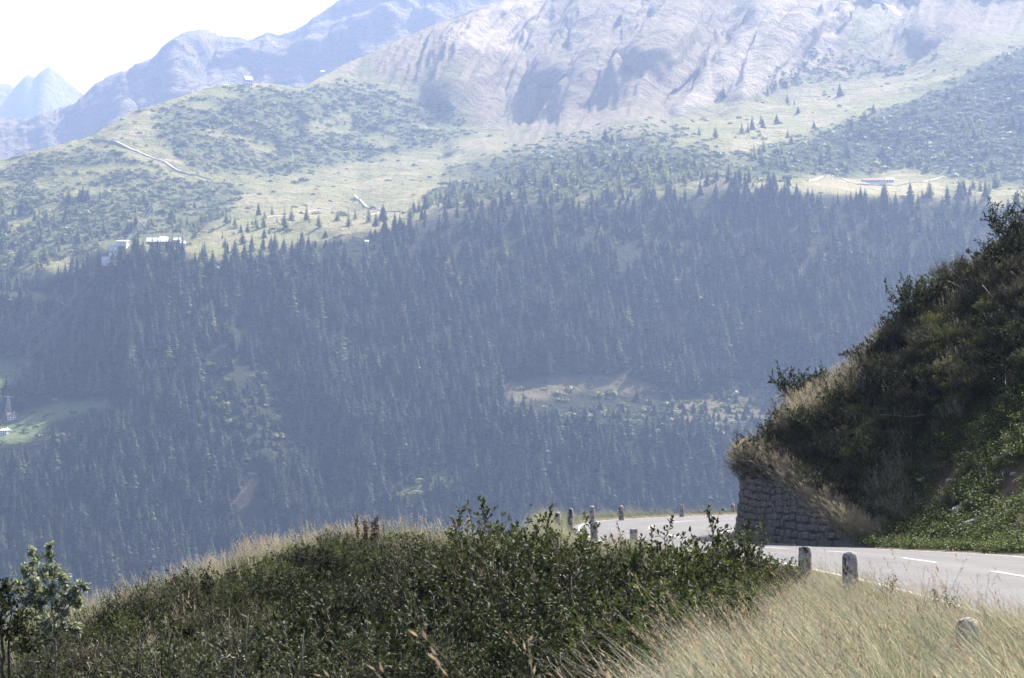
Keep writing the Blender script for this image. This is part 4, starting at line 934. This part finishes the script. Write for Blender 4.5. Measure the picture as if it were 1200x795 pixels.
# grass of the mound
n = 42000; X = rng.uniform(-17, 4, n); Y = rng.uniform(18, 58, n)
ok = (X / Y > -0.30) & (X / Y < 0.10) & (X < np.interp(Y, [18, 27, 33, 40, 58], [-2.0, 0.5, 2.0, 3.2, 2.8])); X, Y = X[ok], Y[ok]
crestY = np.interp(X, [-14, -8.7, -3.4, 0, 3], [31, 34, 40, 41, 44]); near_crest = np.exp(-((Y - crestY - 0.5) / 3.5) ** 2)
pat = fbm(np.stack([X / 1.8, Y / 2.5, X * 0 + 4], -1), 3)
keep = rng.random(len(X)) < (1 - 0.97 * sstep(-5, -2.5, X) * sstep(41, 37, Y)) * (0.22 + 0.25 * sstep(-4, -6, X) + 0.75 * near_crest + 0.35 * (pat > 0.12)); X, Y, near_crest, pat = X[keep], Y[keep], near_crest[keep], pat[keep]
pd = np.clip(0.02 + 0.22 * near_crest * sstep(1.5, -2.5, X) + 0.65 * pat, 0.02, 0.7); u = rng.random(len(X))
idx = np.where(u < pd, rng.choice([1, 3, 3], len(X)), rng.choice([0, 2, 0], len(X)))
place('mound_grass', X, Y, idx, g_mound, rng.uniform(.65, 1.1, len(X)) * (0.8 + 0.25 * near_crest), 'backlit grass fringing the top of the dark mound', 'grass')
# herbs and grass of the spur bank
n = 46000; X = rng.uniform(7.3, 30, n); Y = rng.uniform(42, 92, n); d = line_dist(X, Y, Rc); rt = inside(X, Y, RIGHTPOLY); hwv = np.where(Y > 60.8, wall_h(Y), 0)
ok = rt & (d > 0.55 + 0.45 * (hwv > 0.1)) & (X / Y < 0.32) & (d < 17); X, Y, d, hwv = X[ok], Y[ok], d[ok], hwv[ok]
scw = scar_w(X, Y, X); pat = fbm(np.stack([X / 1.6, Y / 1.6, X * 0 + 8], -1), 3)
low = sstep(12, 6, d) * sstep(66, 58, Y); ok = rng.random(len(X)) < (0.34 + 0.66 * low + 0.4 * (hwv > 0.3) * sstep(4, 1, d)) * (1 - 0.95 * scw); X, Y, d, hwv, pat, low = [v[ok] for v in (X, Y, d, hwv, pat, low)]
isg = (rng.random(len(X)) < np.clip(0.32 + 0.9 * pat + 0.5 * (hwv > 0.3) * sstep(5, 1.5, d), .05, .95))
gi = np.nonzero(isg)[0]; hi = np.nonzero(~isg)[0]
pdry = np.clip(0.35 + 0.4 * (hwv > .3) - 0.25 * low + pat, .05, .9)
place('spur_grass', X[gi], Y[gi], np.where(rng.random(len(gi)) < pdry[gi], rng.choice([1, 3], len(gi)), rng.choice([0, 2], len(gi))), g_mound, rng.uniform(.55, 1.05, len(gi)) * (1 - 0.35 * low[gi]) * (0.5 + 0.5 * sstep(.5, 2.5, d[gi])), 'mixed dry and green grass between the spur shrubs', 'grass', 0.2)
place('spur_herbs', X[hi], Y[hi], np.where(low[hi] > rng.random(len(hi)) * 0.9, rng.integers(0, 2, len(hi)), rng.integers(2, 4, len(hi))), g_herb, rng.uniform(.6, 1.3, len(hi)), 'leafy green ground cover at the foot of the spur', 'ground cover', 0.2, 0, True)
# ground cover in the hollow, under the bushes
n = 3500; X = rng.uniform(-9, 5, n); Y = rng.uniform(15, 44, n); ok = (X < np.interp(Y, [12, 20, 27, 33, 44], [-0.8, 0.5, 2.5, 4.0, 4.6])) & (X / Y > -.3)
place('bank_herbs', X[ok], Y[ok], rng.integers(2, 4, ok.sum()), g_herb, rng.uniform(.7, 1.4, ok.sum()), 'low dark undergrowth beneath the bank bushes', 'undergrowth', 0.2, 0, True)
# tan feathery grass along the left edge of the spur
pts_ = []
for k in range(420):
    x = rb.uniform(866, 1020); y = np.interp(x, cRx, cRy) + rb.uniform(18, 62) + (x < 900) * rb.uniform(0, 20); h = hit_ground(x, y, 55)
    if h is not None and h[1] < 85: pts_.append(h + [0, -0.1, 0])
pts_ = np.array(pts_); n = len(pts_)
scatter('spur_edge_grass', pts_, np.stack([rng.normal(0, .2, n), rng.normal(-.1, .2, n), rng.normal(0, .8, n)], 1), np.repeat(rng.uniform(.9, 1.5, n)[:, None], 3, 1), rng.choice([1, 3, 3], n), g_mound, 'feathery tan grass along the left edge of the spur', 'grass')
# overhanging dry grass over the wall head
ww = rng.uniform(0.0, s_end, 2400); pp = np.array([(*wall_at(s)[0], *wall_at(s)[2]) for s in ww]); hh = wall_h(pp[:, 1])
Xo = pp[:, 0] - pp[:, 2] * (0.25 + 0.1 * hh + rng.uniform(-.15, .5, len(ww))); Yo = pp[:, 1] - pp[:, 3] * (0.25 + 0.1 * hh + rng.uniform(-.15, .5, len(ww)))
scatter('wall_top_grass', np.stack([Xo, Yo, road_z(pp[:, 1]) + hh - 0.03], 1), np.stack([rng.normal(0.25, .25, len(ww)), rng.normal(-0.35, .25, len(ww)), rng.normal(0, .5, len(ww))], 1), np.repeat(rng.uniform(.7, 1.3, len(ww))[:, None], 3, 1), rng.choice([1, 3, 3, 0], len(ww)), g_mound,
        'straw-coloured grass hanging over the head of the stone wall', 'grass')

# ------------------------------------------------------------------ rocks, dead branches, dock, young trees
def rock_mesh(seed):
    import bmesh
    bm = bmesh.new(); bmesh.ops.create_icosphere(bm, subdivisions=2, radius=1); off = seed * 7.7
    co = np.array([v.co[:] for v in bm.verts]); co = np.clip(co, [-.75, -.8, -.6], [.8, .7, .62]); co = co * (1 + 0.28 * perlin(co * 1.3 + off)[:, None])
    for v, c in zip(bm.verts, co): v.co = c
    me = bpy.data.meshes.new('rock'); bm.to_mesh(me); bm.free(); return me
RK = [rock_mesh(s) for s in range(4)]
for x, y, sx_, sy_, sz_, rz_, lab in ((1143, 611, .42, .14, .09, .35, 'long pale slab of rock lying in the grass at the foot of the spur'), (1122, 598, .30, .16, .12, .7, 'grey angular rock lodged above the pale slab on the spur'), (1112, 566, .13, .1, .07, .2, 'small white stone on the bare earth scar'),
                              (1080, 563, .2, .12, .07, .6, 'pale flat stone left of the bare earth scar'), (1130, 533, .16, .1, .07, .1, 'pale stone at the top of the bare earth scar'), (1183, 530, .24, .13, .1, .3, 'broken pale rock beside the higher earth scar'), (1168, 538, .18, .12, .08, .1, 'rounded pale rock below the higher earth scar'),
                              (1155, 551, .15, .1, .06, .1, 'small grey stone between the two earth scars'), (1100, 597, .16, .12, .09, .1, 'pinkish grey stone below the bare earth scar'), (1139, 571, .12, .1, .06, .4, 'little pale stone half sunk in herbs right of the scar'), (1187, 556, .12, .1, .07, .2, 'small stone at the edge of the higher earth scar'), (987, 618, .3, .15, .12, .2, 'fallen wall stone at the low end of the stone wall')):
    h = hit_ground(x, y, 40)
    if h is None: continue
    o = obj('rock', RK[int(rs.integers(4))], M['rock'], loc=(h[0], h[1] - 0.05, h[2] + sz_ * 0.1), rot=(R(rs.uniform(8, 25)), R(-rs.uniform(5, 20)), rz_), scl=(sx_, sy_, sz_)); tag(o, lab, 'rock')
def dead_branch(pts, rad, lab, dz=0.0):
    P = []
    for x, y, Yd in pts:
        if Yd is None:
            h = None; yy = y
            while h is None: h = hit_ground(x, yy, 12); yy += 6
            P.append(h + [0, -0.25, 0.22 + dz])
        else: P.append(pt(x, y, Yd))
    P = np.array(P)
    if pts[0][2] is not None:                                   # rooted in the ground
        lo_ = int(np.argmin(P[:, 2])); P = P if lo_ == 0 else P[::-1]; b0 = P[0] * [1, 1, 0] + [rs.normal(0, .1), 0, 0]; b0[2] = float(height(b0[:1], b0[1:2])[0]) - 0.05; P = np.vstack([b0, P])
    t = np.linspace(0, len(P) - 1, len(P) * 3); Q_ = np.stack([np.interp(t, np.arange(len(P)), P[:, c]) for c in range(3)], 1) + rs.normal(0, rad * .5, (len(t), 3))
    b = MB(); b.tube(Q_, np.linspace(rad, rad * .35, len(t)), 6); m = len(Q_) // 2; d = Q_[-1] - Q_[0]; l = np.linalg.norm(d)
    b.tube([Q_[m], Q_[m] + d * .12 + [0, 0, l * .1], Q_[m] + d * .2 + [0.02, 0, l * .2]], [rad * .6, rad * .45, rad * .2], 5)
    tag(obj('dead_branch', b.mesh('dead_branch', True), M['palebark']), lab, 'branch')
dead_branch([(1025, 508, None), (1060, 511, None), (1083, 511, None)], .02, 'long bleached dead branch lying across the spur growth', .35)
dead_branch([(1033, 466, None), (1045, 467, None)], .022, 'short white dead branch caught in the spur shrubs', .35)
dead_branch([(1110, 355, None), (1124, 362, None)], .016, 'grey dead stick on the upper spur', .5)
dead_branch([(1150, 370, None), (1163, 378, None)], .016, 'grey dead stick lying on the spur near its top', .5)
dead_branch([(1177, 475, None), (1176, 458, None)], .016, 'upright pale broken stem on the spur', .3)
dead_branch([(345, 650, 37.6), (333, 660, 37.4)], .02, 'pale broken stick poking out of the mound grass')
dead_branch([(275, 772, 19.5), (268, 768, 19.3), (255, 775, 19.2)], .014, 'crooked bleached twig in front of the mound')
dead_branch([(288, 790, 19), (287, 775, 18.9), (283, 770, 18.8)], .014, 'forked bleached twig rising at the foot of the mound')
dead_branch([(355, 795, 18.5), (343, 783, 18.4)], .014, 'short pale stick before the grey-green bushes')
dead_branch([(640, 770, 19), (660, 792, 18.8)], .012, 'thin pale stem slanting through the dark bushes')

def clump_colours(n, pal, r): pal = np.array(pal); return pal[r.integers(0, len(pal), n)] * r.uniform(.75, 1.25, (n, 1))
# dock with brown seed spikes on the mound
h0 = pt(432, 632, 37); g = float(height(np.array([h0[0]]), np.array([37.0]))[0])
dk = tag(obj('dock_plant', None, loc=(h0[0], 37, g)), 'dark brown dock seed spikes standing above the mound grass', 'plant')
r = np.random.default_rng(8); top = pt(432, 606, 37)[2] - g
for k in range(6):
    dx = (k - 2.5) * 0.075 + r.normal(0, .02); hh = top * r.uniform(.86, 1.03); b = MB(); b.tube([(dx * .3, 0, -.05), (dx * .8, 0, hh * .5), (dx, 0, hh)], [.008, .006, .003], 5); st = obj('stalk', b.mesh('stalk', True), M['bark'], dk)
    n = 150; zz = r.uniform(hh - .42, hh, n); P = np.stack([dx * (0.8 + .2 * zz / hh) + r.normal(0, .018, n), r.normal(0, .018, n), zz], 1)
    V, Q, C = leaf_cloud(P, r.normal(size=(n, 3)) + [0, 0, .6], np.full(n, .03), clump_colours(n, [(0.10, 0.045, 0.025), (0.07, 0.035, 0.02)], r), r, .9)
    me = mesh_np('seed_spike', V, Q, smooth=False); set_col(me, C); obj('seed_spike', me, M['leaf'], st)

def young_tree(name, label, base, trunks, cluster, lsize, pal, nleaf, seed, mat, dense=1.0):
    """trunks: lists of (x, y, distance); cluster: (x, y, distance, radius) leaf masses"""
    r = np.random.default_rng(seed); root = tag(obj(name, None, loc=base), label, 'tree'); base = np.array(base); b = MB(); nodes = []
    for line, rad in trunks:
        P = np.array([pt(*q) for q in line])
        if line[0][1] >= 795: g0 = P[0].copy(); g0[2] = float(height(g0[:1], g0[1:2])[0]) - 0.1; P = np.vstack([g0, P])
        P = P - base; t = np.linspace(0, len(P) - 1, len(P) * 4); Q_ = np.stack([np.interp(t, np.arange(len(P)), P[:, c]) for c in range(3)], 1); Q_[1:-1] += r.normal(0, rad * .35, (len(t) - 2, 3))
        b.tube(Q_, np.linspace(rad, rad * .3, len(t)), 7); nodes += [q for q in Q_]
    obj('trunk', b.mesh('trunk', True), M['palebark' if mat == 'glossleaf' else 'bark'], root)
    nodes = np.array(nodes); lb = MB(); LP = []; LD = []
    for x, y, Yd, cr, nl in cluster:
        c = pt(x, y, Yd) - base; cand = nodes[nodes[:, 2] < c[2] + .02]; cand = cand if len(cand) else nodes; a = cand[np.argmin(np.linalg.norm((cand - c) * [1, 1, .6], axis=1))]
        lb.tube([a, (a + c) / 2 + [0, 0, .03], c], [.010, .007, .004], 5)
        for j in range(6):
            e = c + r.normal(0, cr * .6, 3); lb.tube([c * .7 + a * .3, (c + e) / 2 + r.normal(0, .01, 3), e], [.005, .004, .002], 4)
            m = int(nl * dense / 6); t = r.uniform(.3, 1.1, (m, 1)); LP.append((c * .7 + a * .3) * (1 - t) + e * t + r.normal(0, cr * .28, (m, 3))); LD.append((e - c) / (np.linalg.norm(e - c) + 1e-6) + r.normal(0, .7, (m, 3)))
    obj('limbs', lb.mesh('limbs', True), M['bark'], root)
    P = np.concatenate(LP); Dr = np.concatenate(LD); n = len(P); V, Q, C = leaf_cloud(P, Dr, lsize * r.uniform(.7, 1.25, n), clump_colours(n, pal, r), r, .62, .35)
    me = mesh_np('crown', V, Q, smooth=False); set_col(me, C); obj('crown', me, M[mat], root)
PAL_ = [(0.2, 0.22, 0.15), (0.28, 0.3, 0.22), (0.10, 0.12, 0.07), (0.42, 0.43, 0.35)]
bx_ = pt(64, 800, 24)
cl1 = [(58, 640, 24, .035, 40), (60, 655, 24, .05, 60), (62, 668, 24, .06, 70), (37, 645, 24, .03, 30), (42, 658, 24, .05, 50), (30, 668, 24.1, .05, 50), (52, 678, 23.9, .09, 100), (70, 680, 24, .07, 80), (40, 688, 24, .09, 110), (62, 695, 24, .1, 130), (95, 687, 24, .05, 60), (85, 692, 24, .06, 70), (78, 702, 24, .08, 100), (92, 706, 24.1, .05, 55),
       (30, 700, 24, .08, 90), (48, 710, 24, .09, 110), (70, 715, 24, .08, 90), (22, 688, 24.2, .06, 60), (88, 732, 24, .05, 50), (92, 740, 23.9, .04, 40), (55, 738, 23.9, .09, 90), (50, 752, 23.8, .09, 90), (72, 735, 24, .06, 60), (35, 722, 24.1, .07, 60)]
young_tree('young_tree', 'slender young tree with pale shining leaves at the foot of the mound', bx_, [([(64, 800, 24), (65, 760, 24), (62, 700, 24), (60, 642, 24)], .022), ([(40, 800, 24.1), (44, 745, 24.1), (40, 690, 24), (37, 648, 24)], .014), ([(65, 745, 24), (80, 712, 24), (97, 687, 24)], .010)], cl1, .058, PAL_, 0, 3, 'glossleaf', 2.0)
bx2 = pt(6, 805, 22.5); cl2 = [(x, y, 22.5 + dy, .12, 150) for x, y, dy in ((-14, 690, 0), (8, 692, .2), (-5, 705, 0), (12, 712, .3), (22, 728, .2), (2, 722, -.2), (-22, 715, 0), (28, 742, .1), (10, 738, -.1), (-12, 740, .1), (32, 758, .2), (-25, 760, 0), (-36, 700, .1))] + [(10, 685, 22.5, .03, 24), (2, 690, 22.5, .05, 40)]
young_tree('young_tree', 'dark leafy tree with bare lower trunks beside the pale-leaved young tree', bx2, [([(2, 805, 22.5), (4, 760, 22.5), (-4, 700, 22.5)], .035), ([(9, 805, 22.6), (11, 755, 22.6), (14, 715, 22.6)], .026), ([(-18, 805, 22.4), (-20, 750, 22.4), (-26, 700, 22.4)], .03)], cl2, .055, DK + OL[:2], 0, 4, 'leaf')
# dark brushwood plants in the verge grass
def weed(x, y, Yd, lab, w, nl, pal, seed, hgt):
    r = np.random.default_rng(seed); p = pt(x, y, Yd); g = float(height(np.array([p[0]]), np.array([Yd]))[0]); top = p[2] - g
    root = tag(obj('weed', None, loc=(p[0], Yd, g)), lab, 'plant'); b = MB(); LP = []
    for k in range(7):
        e = np.array([r.normal(0, w), r.normal(0, w), top * r.uniform(.85, 1.0)]); b.tube([(0, 0, -.05), e * .55 + r.normal(0, .01, 3), e], [.006, .004, .002], 4); LP.append(e - np.array([0, 0, 1]) * r.uniform(0, hgt, (nl, 1)) + r.normal(0, .022, (nl, 3)))
    obj('stems', b.mesh('stems', True), M['bark'], root); P = np.concatenate(LP); n = len(P); V, Q, C = leaf_cloud(P, r.normal(size=(n, 3)), .028 * r.uniform(.7, 1.3, n), clump_colours(n, pal, r), r, .7)
    me = mesh_np('leaves', V, Q, smooth=False); set_col(me, C); obj('leaves', me, M['leaf'], root)
weed(1108, 690, 23, 'dark round seeding weed in the grass close to the road', .10, 26, BR + DK, 1, .16)
weed(1040, 672, 27, 'reddish brown weed standing beside the lichen-stained bollard', .06, 16, [(0.16, 0.08, 0.05), (0.1, 0.06, 0.04)], 2, .2)

# ------------------------------------------------------------------ distant buildings, cableway, tracks
def house(name, label, x, y, wpx, hpx, dep, roofm, wallm, rise=0.3, rot=0.0, windows=3, floors=1, chimney=False, cat='building', lift=0.0):
    p = on_A(x, y)[0]; k = p[1] / F; w = wpx * k; h = hpx * k; wh = h * (1 - rise)
    e = tag(obj(name, None, loc=p + [0, 0, lift], rot=(0, 0, rot)), label, cat)
    b = MB(); b.box(-w / 2, w / 2, 0, dep, -4, wh); obj('wall', b.mesh('wall'), M[wallm], e)
    o = 0.6; b = MB(); b.add([(-w / 2 - o, -o, wh + .02), (w / 2 + o, -o, wh + .02), (w / 2 + o, dep + o, wh + .02), (-w / 2 - o, dep + o, wh + .02), (-w / 2 - o, dep / 2, h), (w / 2 + o, dep / 2, h)],
        [(0, 1, 5, 4), (2, 3, 4, 5), (0, 4, 3), (1, 2, 5), (0, 3, 2, 1)]); rf = obj('roof', b.mesh('roof'), M[roofm], e)
    for f in range(floors):
        for j in range(windows):
            cx = -w / 2 + w * (j + .5) / windows; ww_ = min(w / windows * .45, 1.6); z0 = wh * (f + .35) / floors; z1 = wh * (f + .8) / floors
            b = MB(); b.box(cx - ww_ / 2, cx + ww_ / 2, -.06, .05, z0, z1); obj('window', b.mesh('window'), M['glass'], e)
    if chimney: b = MB(); b.box(w * .2, w * .2 + .9, dep * .4, dep * .4 + .9, h * .8, h + 1.2); obj('chimney', b.mesh('chimney'), M[wallm], rf)
    return e
# cableway mountain station: tall white block with an open cable bay
p = on_A(142, 302)[0]; st = tag(obj('cableway_station', None, loc=p), 'white cableway station on the lit edge of the forest', 'building')
b = MB(); b.box(-4, 6, 0, 14, -6, 15); obj('wall', b.mesh('wall'), M['white_wall'], st); b = MB(); b.box(-11, -4.01, 2, 13, -6, 10); obj('side_hall', b.mesh('side_hall'), M['white_wall'], st)
b = MB(); b.add([(-4.6, -.6, 15.02), (6.6, -.6, 15.02), (6.6, 14.6, 17.5), (-4.6, 14.6, 17.5), (-4.6, -.6, 15.6), (6.6, -.6, 15.6), (6.6, 14.6, 18.1), (-4.6, 14.6, 18.1)], [(0, 3, 2, 1), (4, 5, 6, 7), (0, 1, 5, 4), (1, 2, 6, 5), (2, 3, 7, 6), (3, 0, 4, 7)]); obj('roof', b.mesh('roof'), M['metal_roof'], st)
b = MB(); b.box(-11.5, -4.02, 1.5, 13.5, 10.02, 10.7); obj('hall_roof', b.mesh('hall_roof'), M['metal_roof'], st)
b = MB(); b.box(-2.6, 4.6, -.08, .1, 5, 11); obj('cable_bay', b.mesh('cable_bay'), M['glass'], st)
for j in range(3): b = MB(); b.box(-10 + j * 2.2, -8.8 + j * 2.2, 1.9, 2.1, 4, 7); obj('window', b.mesh('window'), M['glass'], st)
b = MB(); b.box(-16, 7, -9, -.7, -9, -.5); obj('terrace', b.mesh('terrace'), M['white_wall'], st)
TOP = np.array(p) + [1, -1, 9]
for i, (dx, xa, ya) in enumerate(((-2.4, 2, 452), (-1.2, 8, 452), (1.6, 18, 462), (2.8, 24, 462))):
    a = TOP + [dx, 0, 0]; e = on_A(xa, ya)[0] + [0, -6, 26]; tt_ = np.linspace(0, 1, 24)[:, None]; P = a * (1 - tt_) + e * tt_; P[:, 2] -= (tt_ * (1 - tt_) * 26)[:, 0]
    b = MB(); b.tube(P, 0.11, 6); tag(obj('cableway_cable', b.mesh('cable', True), M['cable']), 'thin steel cable of the cableway running down over the forest', 'cable', 'cables below the station')
for i in range(3):
    a = TOP + [3 + i * 1.6, 6, 7]; e = on_A(176 + i * 5, 258)[0] + [0, 0, 16]; tt_ = np.linspace(0, 1, 16)[:, None]; P = a * (1 - tt_) + e * tt_; P[:, 2] -= (tt_ * (1 - tt_) * 8)[:, 0]
    b = MB(); b.tube(P, 0.10, 6); tag(obj('cableway_cable', b.mesh('cable', True), M['cable']), 'thin steel cable climbing from the station up the scrubby hill', 'cable', 'cables above the station')
house('mountain_lodge', 'long low white lodge right of the cableway station', 185, 293, 26, 10, 10, 'metal_roof', 'wood', .55, .1, 6)
house('mountain_hut', 'small white gabled house at the end of the long lodge', 193, 291, 9, 11, 8, 'metal_roof', 'white_wall', .35, .4, 2)
house('mountain_hut', 'small dark-walled hut with pale roof on the forest brow', 206, 292, 7, 12, 7, 'metal_roof', 'wood', .3, -.2, 2)
house('mountain_hut', 'white hut beside the small meadow on the forest brow', 214, 292, 7, 9, 7, 'metal_roof', 'white_wall', .35, .3, 2)
house('summit_building', 'white building on the crest of the scrubby hill', 292, 103, 9, 13, 12, 'metal_roof', 'white_wall', .4, .5, 3, 2)
house('summit_hut', 'tiny white hut left of the building on the hill crest', 265, 103, 5, 4, 6, 'metal_roof', 'white_wall', .4, .1, 2)
house('lift_hut', 'pale small lift building on the grassy ridge below the rock face', 378, 86, 4, 7, 6, 'metal_roof', 'white_wall', .3, .2, 2)
house('barn', 'long low barn with reddish roof on the alpine pasture', 1024, 219, 26, 6.5, 12, 'red_roof', 'white_wall', .4, -.06, 9)
house('barn', 'short pale-roofed barn at the end of the long barn', 1043, 219, 9, 7.5, 12, 'metal_roof', 'white_wall', .45, -.06, 3)
house('village_house', 'white village house at the edge of the valley meadow', 13, 489, 10, 9, 9, 'wood', 'white_wall', .35, .3, 3, 2, True)
house('village_house', 'pale house with metal roof in the valley below the white house', 3, 505, 8, 8, 9, 'metal_roof', 'white_wall', .35, -.2, 3, 2, True)
house('forest_hut', 'tiny pale hut among spruces below the forest brow', 257, 318, 5, 6, 5, 'metal_roof', 'wood', .5, .2, 1)
house('forest_hut', 'tiny white hut at the dark forest edge under the pasture', 430, 286, 3.5, 6, 4, 'metal_roof', 'white_wall', .4, .2, 1)
# cableway tower by the village
p = on_A(9, 487)[0]; b = MB()
for sx2 in (-1, 1):
    for sy2 in (-1, 1): b.tube([p + [sx2 * 3, sy2 * 3, -2], p + [sx2 * .6, sy2 * .6, 18]], .13, 5)
for k in range(5):
    z = 2 + k * 3; q = 3 - 2.4 * z / 18; q2 = 3 - 2.4 * (z + 3) / 18
    b.tube([p + [-q, -q, z], p + [q2, -q2, z + 5]], .12, 4); b.tube([p + [q, -q, z], p + [-q2, -q2, z + 5]], .2, 4); b.tube([p + [-q, q, z], p + [q2, q2, z + 5]], .2, 4)
b.box(p[0] - 4, p[0] + 4, p[1] - .6, p[1] + .6, p[2] + 18.01, p[2] + 18.6)
tag(obj('cableway_tower', b.mesh('cableway_tower'), M['steel']), 'steel lattice cableway tower beside the village houses', 'tower')
def track(name, pts, width, label):
    pts = np.array(pts, float); t = np.linspace(0, len(pts) - 1, len(pts) * 14); P = on_A(np.interp(t, np.arange(len(pts)), pts[:, 0]), np.interp(t, np.arange(len(pts)), pts[:, 1]))
    for _ in range(3): P[1:-1] = (P[:-2] + P[2:] + 2 * P[1:-1]) / 4
    d = np.gradient(P, axis=0); s = np.stack([d[:, 1], -d[:, 0], 0 * d[:, 0]], 1); s /= np.linalg.norm(s, axis=1)[:, None] + 1e-9
    up = np.array([0, -.3, 0.9]); w = width * (0.8 + 0.4 * rs.random(len(P)))[:, None]; A_ = P - s * w / 2 + up; B_ = P + s * w / 2 + up; lowA = A_ - [0, -.6, 3]; lowB = B_ - [0, -.6, 3]
    V = np.stack([lowA, A_, B_, lowB], 1).reshape(-1, 3); Fq = [(4 * i + j, 4 * i + j + 1, 4 * i + j + 5, 4 * i + j + 4) for i in range(len(P) - 1) for j in range(3)]
    tag(obj(name, mesh_np(name, V, Fq), M['track']), label, 'track', kind='structure')
track('gravel_track', [(106, 164), (122, 168), (138, 173), (150, 177), (163, 184), (180, 191), (200, 198), (225, 206), (250, 211)], 5, 'pale gravel track crossing the shoulder of the scrubby hill')
track('gravel_track', [(415, 236), (428, 243), (440, 247), (452, 250)], 3.2, 'short pale track zigzagging on the alpine pasture')
track('gravel_track', [(470, 249), (450, 252), (435, 258), (420, 263)], 3, 'lower leg of the pale track on the alpine pasture')
track('gravel_track', [(300, 264), (330, 258), (350, 252), (372, 248), (392, 246)], 3, 'thin pale track along the edge of the pasture')
track('gravel_track', [(945, 219), (960, 215), (975, 215), (990, 218), (1010, 221), (1040, 222), (1080, 219), (1105, 214)], 4, 'pale farm track passing in front of the long barn')
track('snow_patch', [(1017, 28), (1027, 33), (1036, 38), (1045, 44)], 16, 'small old snow patch on the mountainside')
bpy.data.objects['snow_patch'].data.materials[0] = M['snow']; bpy.data.objects['snow_patch']['category'] = 'snow'

# ------------------------------------------------------------------ haze: the air of the valley
hz = MB(); hz.box(-5200, 5200, -300, 9300, -420, 1620)
hm = bpy.data.materials.new('valley_air'); hm.use_nodes = True; hn = hm.node_tree; hn.nodes.clear()
pv = hn.nodes.new('ShaderNodeVolumePrincipled'); ho = hn.nodes.new('ShaderNodeOutputMaterial')
pv.inputs['Color'].default_value = (0.46, 0.62, 1.0, 1); pv.inputs['Density'].default_value = 1.15e-4; pv.inputs['Anisotropy'].default_value = 0.3
pv.inputs['Density Attribute'].default_value = ''
hn.links.new(pv.outputs[0], ho.inputs['Volume'])
hm.cycles.homogeneous_volume = True
hb = obj('haze', hz.mesh('haze'), hm); tag(hb, 'pale blue haze filling the valley air', 'haze', kind='stuff')
